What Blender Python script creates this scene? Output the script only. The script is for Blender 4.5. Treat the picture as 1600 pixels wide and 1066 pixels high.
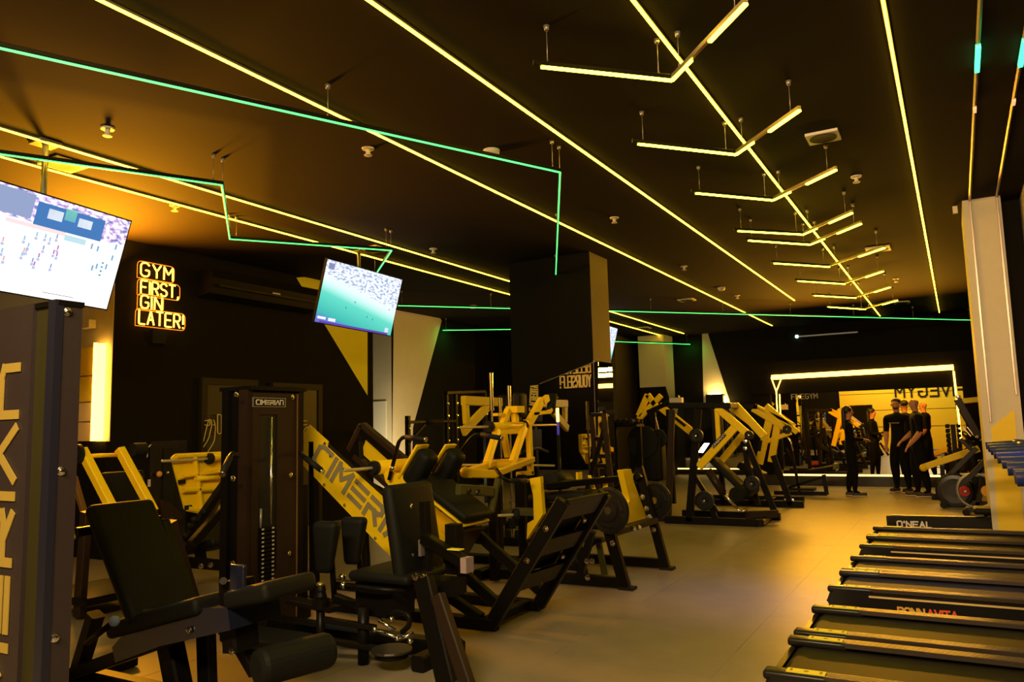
import bpy, bmesh, math, random
from mathutils import Vector, Matrix
random.seed(7)
SC = bpy.context.scene
for o in list(bpy.data.objects): bpy.data.objects.remove(o)
COL = SC.collection

# ---------------------------------------------------------------- camera
FPX = 1200.0; EYE = 1.41
MR = ((0.86536182, -0.07823755, -0.49500283),      # rows: world X, Y, Z in camera axes (right, down, forward)
      (0.50048159, 0.08401197, 0.86166128),
      (-0.0258281, -0.99338858, 0.11185721))
cam_d = bpy.data.cameras.new('camera'); cam_d.sensor_width = 36; cam_d.lens = FPX / 1600 * 36
cam_d.clip_start = 0.05; cam_d.clip_end = 120
cam = bpy.data.objects.new('camera', cam_d); COL.objects.link(cam)
mw = Matrix.Identity(4)
for r in range(3):
    mw[r][0] = MR[r][0]; mw[r][1] = -MR[r][1]; mw[r][2] = -MR[r][2]
mw[2][3] = EYE
cam.matrix_world = mw
SC.camera = cam

# ---------------------------------------------------------------- world, exposure, large lights
W = bpy.data.worlds.new('world'); SC.world = W; W.use_nodes = True
W.node_tree.nodes['Background'].inputs[0].default_value = (1.0, .7, .3, 1)
W.node_tree.nodes['Background'].inputs[1].default_value = 0.02
SC.view_settings.view_transform = 'Standard'; SC.view_settings.look = 'None'
SC.view_settings.exposure = 0.0; SC.view_settings.gamma = 1.0
SC.view_settings.use_curve_mapping = False
SC.cycles.max_bounces = 6; SC.cycles.diffuse_bounces = 3; SC.cycles.glossy_bounces = 4
SC.cycles.use_denoising = True
SC.cycles.sample_clamp_indirect = 3.0
CEIL = 3.85

def area(name, loc, target, sx, sy, power, color, spread=math.pi):
    l = bpy.data.lights.new(name, 'AREA'); l.shape = 'RECTANGLE'; l.size = sx; l.size_y = sy
    l.energy = power; l.color = color; l.spread = spread
    o = bpy.data.objects.new(name, l); COL.objects.link(o); o.location = loc
    d = Vector(target) - Vector(loc)
    o.rotation_euler = d.to_track_quat('-Z', 'Y').to_euler()
    return o
WARM = (1.0, .62, .16); AMB = (1.0, .74, .33); BLUE = (.08, .2, 1.0)
# room lamps and unseen added fills, rear wall washers, back mirror LED frame
area('aisle_fill', (-1.2, -0.8, 3.6), (-3.0, 4.6, .3), 2.4, .4, 270, (1, .74, .40))  # unseen fill lamp added to brighten the near machines
area('right_side_fill', (.5, 1.2, 3.6), (.45, 10, 1.9), .8, .3, 42, (1, .64, .33), 1.3)  # unseen fill lamp added to brighten the right column
area('rear_wall_washer', (-2.2, -1.2, 3.7), (-2.2, -3.0, 1.7), 5.0, .2, 110, (1, .8, .3))
area('mirror_led_light', (-1.7, 17.45, 2.62), (-1.9, 12, .9), 3.3, .1, 34, (1, .46, .05))
area('mirror_led_uplight', (-1.7, 17.3, 2.75), (-1.7, 14.0, 4.0), 3.3, .1, 260, (1, .42, .02))
area('left_niche_light', (-8.5, 5.2, 3.0), (-7.6, 4.6, 3.9), .4, .8, 640, (1, .37, .01))
area('pilaster_fill', (-8.9, 11.2, .4), (-9.9, 12.7, 2.2), .3, .5, 42, (1, .80, .42))  # hidden fill added low down to brighten the pale pilaster
area('blue_fill', (1.1, 6.5, 2.6), (.75, 6.5, 0), .3, 5.5, 13, (.03, .12, 1.0), .9)  # added unseen blue fill for the treadmill handles, no screen there

# ---------------------------------------------------------------- pixel -> point helpers (measured on the 1600 x 1066 frame)
def P(px, py, X=None, Y=None, Z=None):
    v = (px - 800.0, py - 533.0, FPX)
    r = [sum(MR[i][k] * v[k] for k in range(3)) for i in range(3)]
    if X is not None: t = X / r[0]
    elif Y is not None: t = Y / r[1]
    else: t = (Z - EYE) / r[2]
    return Vector((r[0] * t, r[1] * t, EYE + r[2] * t))
def V(*a): return Vector(a)

# ---------------------------------------------------------------- materials
MATS = {}
def mat(name, col, rough=.5, metal=0, emit=None, estr=0, noise=0, nscale=20, bump=0, coat=0, spec=None, trans=0):
    if name in MATS: return MATS[name]
    m = bpy.data.materials.new(name); m.use_nodes = True; nt = m.node_tree
    b = nt.nodes['Principled BSDF']
    b.inputs['Base Color'].default_value = (*col, 1); b.inputs['Roughness'].default_value = rough
    b.inputs['Metallic'].default_value = metal
    if spec is not None: b.inputs['Specular IOR Level'].default_value = spec
    if coat: b.inputs['Coat Weight'].default_value = coat
    if emit: b.inputs['Emission Color'].default_value = (*emit, 1); b.inputs['Emission Strength'].default_value = estr
    if noise or bump:
        tc = nt.nodes.new('ShaderNodeTexCoord'); n = nt.nodes.new('ShaderNodeTexNoise')
        n.inputs['Scale'].default_value = nscale; n.inputs['Detail'].default_value = 5
        nt.links.new(tc.outputs['Object'], n.inputs['Vector'])
        if noise:
            mx = nt.nodes.new('ShaderNodeMix'); mx.data_type = 'RGBA'
            mx.inputs[6].default_value = (*[c * (1 - noise) for c in col], 1)
            mx.inputs[7].default_value = (*[min(1, c * (1 + noise)) for c in col], 1)
            nt.links.new(n.outputs['Fac'], mx.inputs[0]); nt.links.new(mx.outputs[2], b.inputs['Base Color'])
        if bump:
            bp = nt.nodes.new('ShaderNodeBump'); bp.inputs['Strength'].default_value = bump
            bp.inputs['Distance'].default_value = .004
            nt.links.new(n.outputs['Fac'], bp.inputs['Height']); nt.links.new(bp.outputs[0], b.inputs['Normal'])
    MATS[name] = m
    return m
BLK = mat('black_frame_metal', (.0060, .0050, .0040), .38, .0, noise=.25, nscale=60, bump=.06, spec=.15)
BRN = mat('dark_brown_metal', (.024, .013, .008), .42, .0, spec=.25, noise=.2, nscale=60, bump=.06)
YEL = mat('yellow_paint', (.94, .64, .006), .42, 0, noise=.06, nscale=30, bump=.04, spec=.25)
VIN = mat('black_vinyl_pad', (.0075, .0078, .0065), .6, 0, noise=.25, nscale=90, bump=.2, spec=.18)
RUB = mat('black_rubber', (.010, .010, .010), .65, 0, spec=.2, noise=.2, nscale=60, bump=.1)
CHR = mat('chrome', (.75, .72, .68), .18, 1.0)
HST = mat('bare_steel_sleeve', (.62, .55, .36), .34, .45)
GRY = mat('grey_steel', (.32, .30, .27), .35, .6)
LET = mat('grey_lettering', (.27, .235, .13), .55)
YLT = mat('yellow_lettering', (.72, .52, .10), .5)
WHT = mat('white_lettering', (.75, .72, .66), .5)
DARKW = mat('black_wall_paint', (.0080, .0064, .0036), .85, 0, noise=.2, nscale=14, bump=.12, spec=.12)
DCEIL = mat('black_ceiling_paint', (.0135, .0085, .0035), .9, 0, noise=.15, nscale=6, bump=.1, spec=.15)
PALE = mat('pale_wall_paint', (.62, .55, .42), .75, 0, noise=.05, nscale=10, bump=.12)
YWALL = mat('yellow_wall_paint', (.85, .60, .03), .7, 0, noise=.04, nscale=8, bump=.1)
MIR = mat('mirror_glass', (.82, .82, .82), .0, 1.0)
YLED = mat('yellow_led', (.9, .7, .1), .4, emit=(1, .64, .022), estr=20)
CLED = mat('lime_led', (.9, .9, .2), .4, emit=(1, .86, .035), estr=14)
GLED = mat('green_led', (.1, .8, .3), .4, emit=(.05, .8, .13), estr=3.4)
WLED = mat('warm_led', (.9, .7, .3), .4, emit=(1, .48, .055), estr=10)
NEON = mat('neon_orange', (1, .6, .1), .4, emit=(1, .41, .04), estr=7)
ALU = mat('aluminium_profile', (.35, .28, .22), .35, .7)
PLASTIC = mat('white_plastic', (.62, .56, .46), .5)

# ---------------------------------------------------------------- mesh builder
class MB:
    def __init__(s): s.v = []; s.f = []; s.sm = []
    def add(s, vs, fs, smooth=False):
        n = len(s.v); s.v += [Vector(v) for v in vs]
        for i, f in enumerate(fs):
            s.f.append([n + k for k in f]); s.sm.append(smooth[i] if isinstance(smooth, list) else smooth)
        return s
    def box(s, c, size, rz=0):
        hx, hy, hz = [a / 2 for a in size]; c = Vector(c); R = Matrix.Rotation(rz, 3, 'Z')
        vs = [c + R @ V(x * hx, y * hy, z * hz) for z in (-1, 1) for x, y in ((-1, -1), (1, -1), (1, 1), (-1, 1))]
        return s.add(vs, [(0, 3, 2, 1), (4, 5, 6, 7), (0, 1, 5, 4), (1, 2, 6, 5), (2, 3, 7, 6), (3, 0, 4, 7)])
    def beam(s, a, b, w, h, side=(0, 1, 0), ch=.12):
        """rectangular tube from a to b: h along `side`, w across it; chamfered edges"""
        a = Vector(a); b = Vector(b); d = (b - a).normalized(); sd = Vector(side)
        sd = (sd - d * sd.dot(d))
        if sd.length < 1e-4: sd = d.orthogonal()
        sd.normalize(); t = d.cross(sd); c = min(w, h) * ch
        pr = [(-w/2 + c, -h/2), (w/2 - c, -h/2), (w/2, -h/2 + c), (w/2, h/2 - c), (w/2 - c, h/2), (-w/2 + c, h/2), (-w/2, h/2 - c), (-w/2, -h/2 + c)]
        vs = [p + t * x + sd * y for p in (a, b) for x, y in pr]
        return s.add(vs, [tuple(range(7, -1, -1)), tuple(range(8, 16))] + [(i, (i + 1) % 8, 8 + (i + 1) % 8, 8 + i) for i in range(8)])
    def cyl(s, a, b, r, r2=None, n=14):
        a = Vector(a); b = Vector(b); r2 = r if r2 is None else r2; d = (b - a).normalized(); u = d.orthogonal().normalized(); w = d.cross(u)
        vs = [p + (u * math.cos(k * 2 * math.pi / n) + w * math.sin(k * 2 * math.pi / n)) * q for p, q in ((a, r), (b, r2)) for k in range(n)]
        return s.add(vs, [tuple(range(n - 1, -1, -1)), tuple(range(n, 2 * n))] + [(k, (k + 1) % n, n + (k + 1) % n, n + k) for k in range(n)],
                     [False, False] + [True] * n)
    def tube(s, pts, r, n=10, rad=0, seg=5):
        """round tube through pts, corners rounded by rad"""
        pts = [Vector(p) for p in pts]; q = [pts[0]]
        for i in range(1, len(pts) - 1):
            if rad <= 0: q.append(pts[i]); continue
            a = (pts[i-1] - pts[i]); b = (pts[i+1] - pts[i]); l = min(rad, a.length * .45, b.length * .45)
            a = pts[i] + a.normalized() * l; b = pts[i] + b.normalized() * l
            for k in range(seg + 1):
                t = k / seg; q.append(a * (1-t)**2 + pts[i] * 2 * t * (1-t) + b * t * t)
        q.append(pts[-1]); d0 = (q[1] - q[0]).normalized(); u = d0.orthogonal().normalized(); vs = []; fs = []; sm = []
        for i, p in enumerate(q):
            d = ((q[min(i+1, len(q)-1)] - p).normalized() + (p - q[max(i-1, 0)]).normalized()).normalized()
            u = (u - d * u.dot(d)).normalized(); w = d.cross(u)
            vs += [p + (u * math.cos(k * 2 * math.pi / n) + w * math.sin(k * 2 * math.pi / n)) * r for k in range(n)]
            if i:
                o = (i - 1) * n
                for k in range(n): fs.append((o + k, o + (k+1) % n, o + n + (k+1) % n, o + n + k)); sm.append(True)
        m = len(vs); fs += [tuple(range(n - 1, -1, -1)), tuple(range(m - n, m))]; sm += [False, False]
        return s.add(vs, fs, sm)
    def prism(s, pts, off):
        pts = [Vector(p) for p in pts]; n = len(pts); off = Vector(off)
        return s.add(pts + [p + off for p in pts], [tuple(range(n - 1, -1, -1)), tuple(range(n, 2 * n))] + [(k, (k + 1) % n, n + (k + 1) % n, n + k) for k in range(n)])
    def pad(s, c, u, v, w, r=.03, seg=3, tp=1.0):
        """rounded cushion: centre, three half vectors"""
        c = Vector(c); u = Vector(u); v = Vector(v); w = Vector(w)
        lu, lv, lw = u.length, v.length, w.length; r = min(r, lu * .95, lv * .95, lw * .95)
        bm = bmesh.new(); bmesh.ops.create_cube(bm, size=2)
        for x in bm.verts: x.co = V(x.co.x * lu, x.co.y * lv, x.co.z * lw)
        bmesh.ops.bevel(bm, geom=bm.edges[:], offset=r, segments=seg, profile=.5, affect='EDGES')
        un, vn, wn = u / lu, v / lv, w / lw
        bm.verts.ensure_lookup_table()
        for x in bm.verts:
            q = tp + (1 - tp) * (x.co.z / lw + 1) / 2; x.co.x *= q; x.co.y *= q
        vs = [c + un * x.co.x + vn * x.co.y + wn * x.co.z for x in bm.verts]
        flip = un.cross(vn).dot(wn) < 0
        fs = [[y.index for y in (reversed(f.verts) if flip else f.verts)] for f in bm.faces]
        bm.free()
        return s.add(vs, fs, True)
    def sphere(s, c, r, n=10, sc=(1, 1, 1)):
        c = Vector(c); vs = []; fs = []; m = n // 2
        for i in range(m + 1):
            t = math.pi * i / m
            for k in range(n): vs.append(c + V(math.sin(t) * math.cos(2*math.pi*k/n) * r * sc[0], math.sin(t) * math.sin(2*math.pi*k/n) * r * sc[1], math.cos(t) * r * sc[2]))
        for i in range(m):
            for k in range(n): fs.append((i*n + k, (i+1)*n + k, (i+1)*n + (k+1) % n, i*n + (k+1) % n))
        return s.add(vs, fs, True)
    def lathe(s, a, axis, prof, n=24):
        """profile of (distance along axis, radius) turned about the axis through a"""
        a = Vector(a); d = Vector(axis).normalized(); u = d.orthogonal().normalized(); w = d.cross(u); vs = []; fs = []
        for t, r in prof:
            vs += [a + d * t + (u * math.cos(k*2*math.pi/n) + w * math.sin(k*2*math.pi/n)) * r for k in range(n)]
        for i in range(len(prof) - 1):
            for k in range(n): fs.append((i*n + k, i*n + (k+1) % n, (i+1)*n + (k+1) % n, (i+1)*n + k))
        m = len(vs); sm = [False] * len(fs); fs += [tuple(range(n - 1, -1, -1)), tuple(range(m - n, m))]
        return s.add(vs, fs, sm + [False, False])
    def build(s, name, m, parent=None, label=None, kind=None, origin=None):
        o0 = Vector(origin) if origin is not None else (WL(parent) if parent is not None else V(0, 0, 0))
        me = bpy.data.meshes.new(name); me.from_pydata([v - o0 for v in s.v], [], s.f); me.update()
        me.polygons.foreach_set('use_smooth', s.sm)
        bm = bmesh.new(); bm.from_mesh(me); bmesh.ops.recalc_face_normals(bm, faces=bm.faces); bm.to_mesh(me); bm.free()
        if m: me.materials.append(m)
        o = bpy.data.objects.new(name, me); COL.objects.link(o)
        WLOC[o.name] = o0
        if parent is not None:
            o.parent = parent; o.location = o0 - WL(parent)
        else: o.location = o0
        if label: o['label'] = label
        if kind: o['kind'] = kind
        return o
WLOC = {}
def WL(o): return WLOC[o.name]
def thing(name, label, cat, loc, group=None):
    o = bpy.data.objects.new(name, None); COL.objects.link(o); o.empty_display_size = .1
    o.location = loc; WLOC[o.name] = Vector(loc); o['label'] = label; o['category'] = cat
    if group: o['group'] = group
    return o
def tag(o, label, cat, group=None):
    o['label'] = label; o['category'] = cat
    if group: o['group'] = group
    return o
def struct(o): o['kind'] = 'structure'; return o
def dup(root, delta, label=None):
    def cp(o, par):
        c = o.copy(); COL.objects.link(c); c.parent = par
        WLOC[c.name] = WL(o) + delta
        for ch in [x for x in kids.get(o.name, [])]: cp(ch, c)
        return c
    kids = {}
    for x in list(COL.objects):
        if x.parent: kids.setdefault(x.parent.name, []).append(x)
    c = cp(root, None); c.location = root.location + delta
    if label: c['label'] = label
    return c
def bolts(par, pts, r=.014, d=(0, -1, 0)):
    d = Vector(d)
    for p in pts:
        p = Vector(p); MB().lathe(p - d * .002, d, [(0, r * 1.25), (.004, r * 1.25), (.005, r), (.011, r * .8), (.013, r * .3)], 10).build('bolt', CHR, par)

# ---------------------------------------------------------------- stroke lettering
GL = {'A': [[(0,0),(2,6),(4,0)],[(.9,2.2),(3.1,2.2)]], 'B': [[(0,0),(0,6),(3,6),(3.8,5.2),(3.8,3.8),(3,3.1),(0,3.1)],[(3,3.1),(4,2.3),(4,.8),(3,0),(0,0)]],
 'C': [[(4,6),(1,6),(0,5),(0,1),(1,0),(4,0)]], 'D': [[(0,0),(0,6),(3,6),(4,5),(4,1),(3,0),(0,0)]], 'E': [[(4,6),(0,6),(0,0),(4,0)],[(0,3),(3.4,3)]],
 'F': [[(4,6),(0,6),(0,0)],[(0,3),(3.2,3)]], 'G': [[(4,5),(3,6),(1,6),(0,5),(0,1),(1,0),(3,0),(4,1),(4,2.8),(2.2,2.8)]], 'I': [[(0,0),(0,6)]],
 'L': [[(0,6),(0,0),(3.6,0)]], 'M': [[(0,0),(0,6),(2.2,2.4),(4.4,6),(4.4,0)]], 'N': [[(0,0),(0,6),(4,0),(4,6)]], 'O': [[(1,0),(0,1),(0,5),(1,6),(3,6),(4,5),(4,1),(3,0),(1,0)]],
 'R': [[(0,0),(0,6),(3,6),(4,5.2),(4,3.7),(3,2.9),(0,2.9)],[(2,2.9),(4,0)]], 'S': [[(4,5),(3,6),(1,6),(0,5),(0,4),(1,3.1),(3,2.9),(4,2),(4,1),(3,0),(1,0),(0,1)]],
 'T': [[(2,0),(2,6)],[(0,6),(4,6)]], 'U': [[(0,6),(0,1),(1,0),(3,0),(4,1),(4,6)]], 'V': [[(0,6),(2,0),(4,6)]], 'Y': [[(0,6),(2,3),(4,6)],[(2,3),(2,0)]],
 '!': [[(.5,6),(.5,1.8)],[(.5,.5),(.5,0)]], ',': [[(.6,.8),(.1,-.9)]], "'": [[(.3,6),(.3,4.6)]], ' ': [],
 'n': [[(0,0),(0,6),(3.2,6),(4,5.2),(4,0)]], 'a': [[(0,0),(2.1,5.8),(4.2,0)]], 'e': [[(0,5.5),(4,5.5)],[(0,3),(4,3)],[(0,.5),(4,.5)]], 'r': [[(0,5.5),(3.2,5.5),(4,4.8),(4,3.6),(3.2,2.9),(0,2.9),(0,0)],[(1.8,2.9),(3.9,0)]]}
GW = {'I': 0, '!': 1, ',': .8, "'": .6, 'M': 4.4, ' ': 2, 'L': 3.6}
def lettering(text, o, u, v, size, stroke, depth, gap=1.6, wide=1.0, tube=False, fit=None):
    """flat or tubular letters standing proud of a wall: o lower left corner, u reading direction, v up"""
    o = Vector(o); u = Vector(u).normalized(); v = Vector(v).normalized(); n = u.cross(v); k = size / 6
    tot = sum(GW.get(c, 4) + gap for c in text) - gap
    if fit: wide = fit / (tot * k)
    mb = MB(); x = 0; cnt = 0
    for c in text:
        for ln in GL[c]:
            pts = [o + u * ((x + a) * k * wide) + v * (b * k) + n * depth for a, b in ln]
            if tube: mb.tube(pts, stroke / 2, 8, rad=size * .09, seg=3)
            else:
                for a, b in zip(pts, pts[1:]):
                    d = (b - a).normalized() * stroke * .42; cnt += 1; lift = n * (.00035 * (cnt % 4))
                    mb.beam(a - d + lift, b + d + lift, stroke, depth * 2, side=n, ch=.01)
        x += GW.get(c, 4) + gap
    return mb

# ================================================================ THE SETTING
FLM = mat('grey_vinyl_floor', (.27, .225, .165), .38, 0, noise=.22, nscale=3.5, bump=.05, spec=.4)
def slab(name, x0, x1, y0, y1, z0, z1, m, parent=None):
    return MB().box(((x0+x1)/2, (y0+y1)/2, (z0+z1)/2), (x1-x0, y1-y0, z1-z0)).build(name, m, parent)
floor = struct(slab('floor', -12.5, 3.2, -3.2, 21.2, -.12, -.006, mat('floor_screed', (.05, .045, .035), .8)))
tile_me = {}
T = 1.0
nx = 0
for ix in range(15):
    for iy in range(18):
        x0 = -12.3 + ix * T; y0 = .4 + iy * T - (.5 if ix % 2 else 0)
        if x0 < -9.4 or x0 > 1.6: continue
        y1 = min(y0 + T, 17.69)
        t1, t2 = random.uniform(-.0009, .0009), random.uniform(-.0009, .0009); g = .0006
        a = [(x0 + g, y0 + g), (x0 + T - g, y0 + g), (x0 + T - g, y1 - g), (x0 + g, y1 - g)]
        top = [(p[0], p[1], (p[0]-x0-.5) * t1 + (p[1]-y0-.5) * t2 - .0005) for p in a]
        mb = MB().add([(p[0], p[1], -.006) for p in a] + top, [(3, 2, 1, 0), (4, 5, 6, 7), (0, 1, 5, 4), (1, 2, 6, 5), (2, 3, 7, 6), (3, 0, 4, 7)])
        mb.build('floor_tile', FLM, floor, origin=(x0, y0, 0)); nx += 1
slab('floor_border', -12.5, -9.31, -3.2, 21.2, -.006, -.001, FLM, floor)
slab('floor_border', -9.29, 3.2, -3.2, -.12, -.006, -.001, FLM, floor)
slab('floor_border', -9.29, -3.6, 17.71, 21.2, -.006, -.001, FLM, floor)
struct(slab('ceiling', -12.5, 3.2, -3.2, 21.2, CEIL, CEIL + .15, DCEIL))
struct(slab('wall_rear', -12.5, 3.2, -3.3, -3.1, 0, CEIL, DARKW))
struct(slab('wall_right', 2.7, 2.9, -3.1, 21.1, 0, CEIL, DARKW))
struct(slab('wall_back', -12.5, 2.7, 20.95, 21.15, 0, CEIL, DARKW))
struct(slab('wall_left_front', -12.5, -12.3, -3.1, 5.57, 0, CEIL, DARKW))
wl = struct(slab('wall_left', -9.0, -8.75, 5.575, 10.2, 0, CEIL, DARKW))
struct(slab('wall_left_far', -10.9, -10.7, 10.2, 20.95, 0, CEIL, DARKW))
struct(slab('wall_left_return', -10.7, -8.75, 10.2, 10.35, 0, CEIL, DARKW))
wn = struct(slab('wall_left_side', -12.3, -8.75, 5.57, 5.575, 1.37, CEIL, PALE))
struct(slab('trim_1', -12.3, -8.75, 5.53, 5.57, 0, 1.37, DARKW))
# painted V on the left walls
def flat(name, pts, off, m, parent=None):
    return MB().prism(pts, off).build(name, m, parent)
struct(flat('trim_2', [P(463, 434, X=-8.745), P(574, 425, X=-8.745), P(574, 618, X=-8.745)], (.004, 0, 0), mat('olive_yellow_paint', (.78, .70, .03), .7)))
cl = slab('pilaster', -10.7, -9.75, P(611, 500, X=-9.75).y, 15.2, 0, CEIL, DARKW); cl.name = 'column_left'; struct(cl)
Xp = -9.75
Yp = P(611, 500, X=Xp).y
struct(flat('trim_3', [P(616, 400, X=Xp + .004), P(690, 501, X=Xp + .004), P(645, 668, X=Xp + .004), P(640, 900, X=Xp + .004), P(611, 900, X=Xp + .004)], (.004, 0, 0), PALE))
a = P(574, 480, Y=Yp)
struct(flat('trim_4', [(-10.7, Yp - .002, 0), (-9.75, Yp - .002, 0), (-9.75, Yp - .002, CEIL - .001), (-10.7, Yp - .002, CEIL - .001)], (0, -.006, 0), PALE))
# pale notice panel on that column
MB().box((P(590, 640, Y=Yp-.03).x, Yp - .02, 1.6), (.42, .02, .8)).build('notice_panel', mat('pale_notice', (.72, .68, .60), .4))
tag(bpy.data.objects['notice_panel'], 'plain white panel low on the pale column face beside the black wall', 'panel')
# central column
cc = struct(slab('column_central', -5.64, -4.33, 9.79, 10.42, 0, CEIL, DARKW))
slab('column_face', -4.33, -4.325, 9.79, 10.42, 2.05, CEIL, mat('brown_column_paint', (.10, .066, .038), .7, noise=.1, nscale=10, bump=.1), cc)
# mirrors on the central column: slanted top edge
Yc = 9.785
m1 = MB().prism([P(935, 563, Y=Yc), P(843, 600, Y=Yc), P(832, 660, Y=Yc), V(P(832, 700, Y=Yc).x, Yc, .35), V(-4.335, Yc, .35)], (0, -.006, 0)).build('column_mirror', MIR)
tag(m1, 'mirror with a slanted top edge on the wide face of the dark central column', 'mirror')
zt = P(935, 563, Y=Yc).z
m2 = MB().prism([(-4.32, 9.79, zt), (-4.32, 10.42, zt), (-4.32, 10.42, .35), (-4.32, 9.79, .35)], (.006, 0, 0)).build('column_mirror', MIR)
tag(m2, 'narrow mirror strip on the aisle side of the dark central column', 'mirror')
for p, q in (((935, 563), (843, 600)),):
    MB().beam(P(*p, Y=Yc - .008), P(*q, Y=Yc - .008), .010, .010).build('mirror_edge', ALU, m1, origin=(0, 0, 0))
MB().beam((-4.325, 9.782, zt), (-4.325, 9.782, .35), .010, .010).build('mirror_edge', ALU, m1, origin=(0, 0, 0))
# boxed column at the back left, pale above, black below
a = P(1000, 606, Y=20.2); b = P(1040, 603, Y=20.2)
cb = struct(slab('column_back', a.x, b.x, 20.2, 20.95, 0, CEIL, DARKW))
slab('pale_face', a.x, b.x, 20.192, 20.2, a.z, CEIL - .01, PALE, cb)
MB().prism([(b.x, 20.2, CEIL - .01), (b.x, 20.95, CEIL - .01), (b.x, 20.95, 1.5), (b.x, 20.2, a.z)], (.008, 0, 0)).build('pale_face', PALE, cb)
slab('column_back_dark', -9.3, P(963, 600, Y=19.4).x, 19.4, 20.95, 0, CEIL, mat('brown_column_paint', (.1, .06, .03)))
struct(bpy.data.objects['column_back_dark'])
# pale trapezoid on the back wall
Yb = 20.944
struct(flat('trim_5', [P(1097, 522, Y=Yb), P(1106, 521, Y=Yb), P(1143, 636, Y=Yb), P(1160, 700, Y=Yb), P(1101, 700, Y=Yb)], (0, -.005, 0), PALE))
# raised mirror box at the back: plinth, mirror, lintel
x0, x1 = -4.0, .45
struct(slab('trim_6', x0, x1, 17.70, 20.9, 0, .235, mat('plinth_black', (.012, .010, .008), .4)))
lintel = struct(slab('trim_7', x0, x1, 17.62, 20.9, 2.0, 2.70, DARKW))
struct(slab('trim_8', .12, x1, 17.62, 17.8, .235, 2.0, DARKW))
struct(slab('trim_9', x0, -3.58, 17.66, 17.8, .235, 2.0, DARKW))
mr = MB().box((-1.73, 17.76, 1.115), (3.7, .02, 1.75)).build('wall_mirror', MIR)
tag(mr, 'wide mirror filling the back of the gym above a black plinth', 'mirror')
def led(name, pts, r, m, label, cat='light strip', group=None, h=None):
    mb = MB()
    for a, b in zip(pts, pts[1:]): mb.beam(a, b, r, h or r, side=(0, 0, 1) if abs((Vector(b)-Vector(a)).normalized().z) < .9 else (0, 1, 0))
    return tag(mb.build(name, m), label, cat, group)
yl = 17.60
led('mirror_light_bar', [P(1206, 590, Y=yl), P(1490, 574, Y=yl)], .10, WLED, 'long glowing warm light bar above the back mirror')
led('mirror_light_strip', [P(1490, 580, Y=yl), P(1502, 690, Y=yl)], .035, WLED, 'upright glowing strip down the right edge of the back mirror')
led('mirror_light_strip', [P(1205, 590, Y=yl - .02), P(1213, 612, Y=yl - .02), P(1215, 655, Y=yl - .02)], .022, WLED, 'thin glowing Y-shaped strip at the left end of the back mirror')
led('mirror_light_strip', [P(1221, 591, Y=yl - .04), P(1213, 612, Y=yl - .04)], .022, WLED, 'short slanting arm of the Y-shaped strip left of the back mirror')
led('mirror_light_strip', [(-3.5, 17.69, .225), (.0, 17.69, .225)], .03, mat('warm_led_low', (.9, .7, .3), .4, emit=(1, .6, .16), estr=3.5), 'low glowing strip along the foot of the back mirror')
# dim studio-style fittings on the dark back wall
led('wall_light_bar', [P(1248, 526, Y=20.9), P(1340, 519, Y=20.9)], .035, mat('dim_led', (.4, .35, .3), .5, emit=(.7, .6, .45), estr=.12), 'dim grey light bar high on the black back wall')
tag(MB().sphere(P(1245, 526, Y=20.88), .045).build('signal_light', mat('signal_led', (.5, 1, .9), .4, emit=(.5, 1, .85), estr=4)), 'small glowing white-green dot at the left end of the wall light bar', 'light')
# lettering on the left part of the mirror
o = P(1237, 624, Y=17.74)
tag(lettering('FIVEGYM', o, (1, 0, 0), (0, 0, 1), .105, .016, .003, fit=(P(1277, 620, Y=17.74).x - o.x)).build('mirror_lettering', mat('dim_letter', (.5, .42, .25), .5)), 'small pale FIVEGYM lettering near the top left of the back mirror', 'lettering')
ml = MB().box((-5.6, 20.93, 1.05), (2.7, .015, 1.7)).build('wall_mirror', MIR)
tag(ml, 'smaller mirror on the back wall behind the row machines', 'mirror')
led('mirror_light_strip', [(-6.9, 20.90, .16), (-4.3, 20.90, .16)], .03, mat('warm_led_low', (.9, .7, .3)), 'low glowing strip on the back wall behind the row machines')
# warm floor lamp box low on the pale trapezoid
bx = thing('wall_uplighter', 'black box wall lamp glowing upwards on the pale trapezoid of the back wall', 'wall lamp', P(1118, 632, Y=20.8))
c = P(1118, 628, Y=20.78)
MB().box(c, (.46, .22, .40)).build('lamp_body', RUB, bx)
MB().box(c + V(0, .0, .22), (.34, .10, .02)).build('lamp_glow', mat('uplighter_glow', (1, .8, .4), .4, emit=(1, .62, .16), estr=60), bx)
MB().box(c + V(.25, .06, 0), (.02, .06, .30)).build('lamp_glow', mat('uplighter_glow', (1, .8, .4)), bx)

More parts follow.
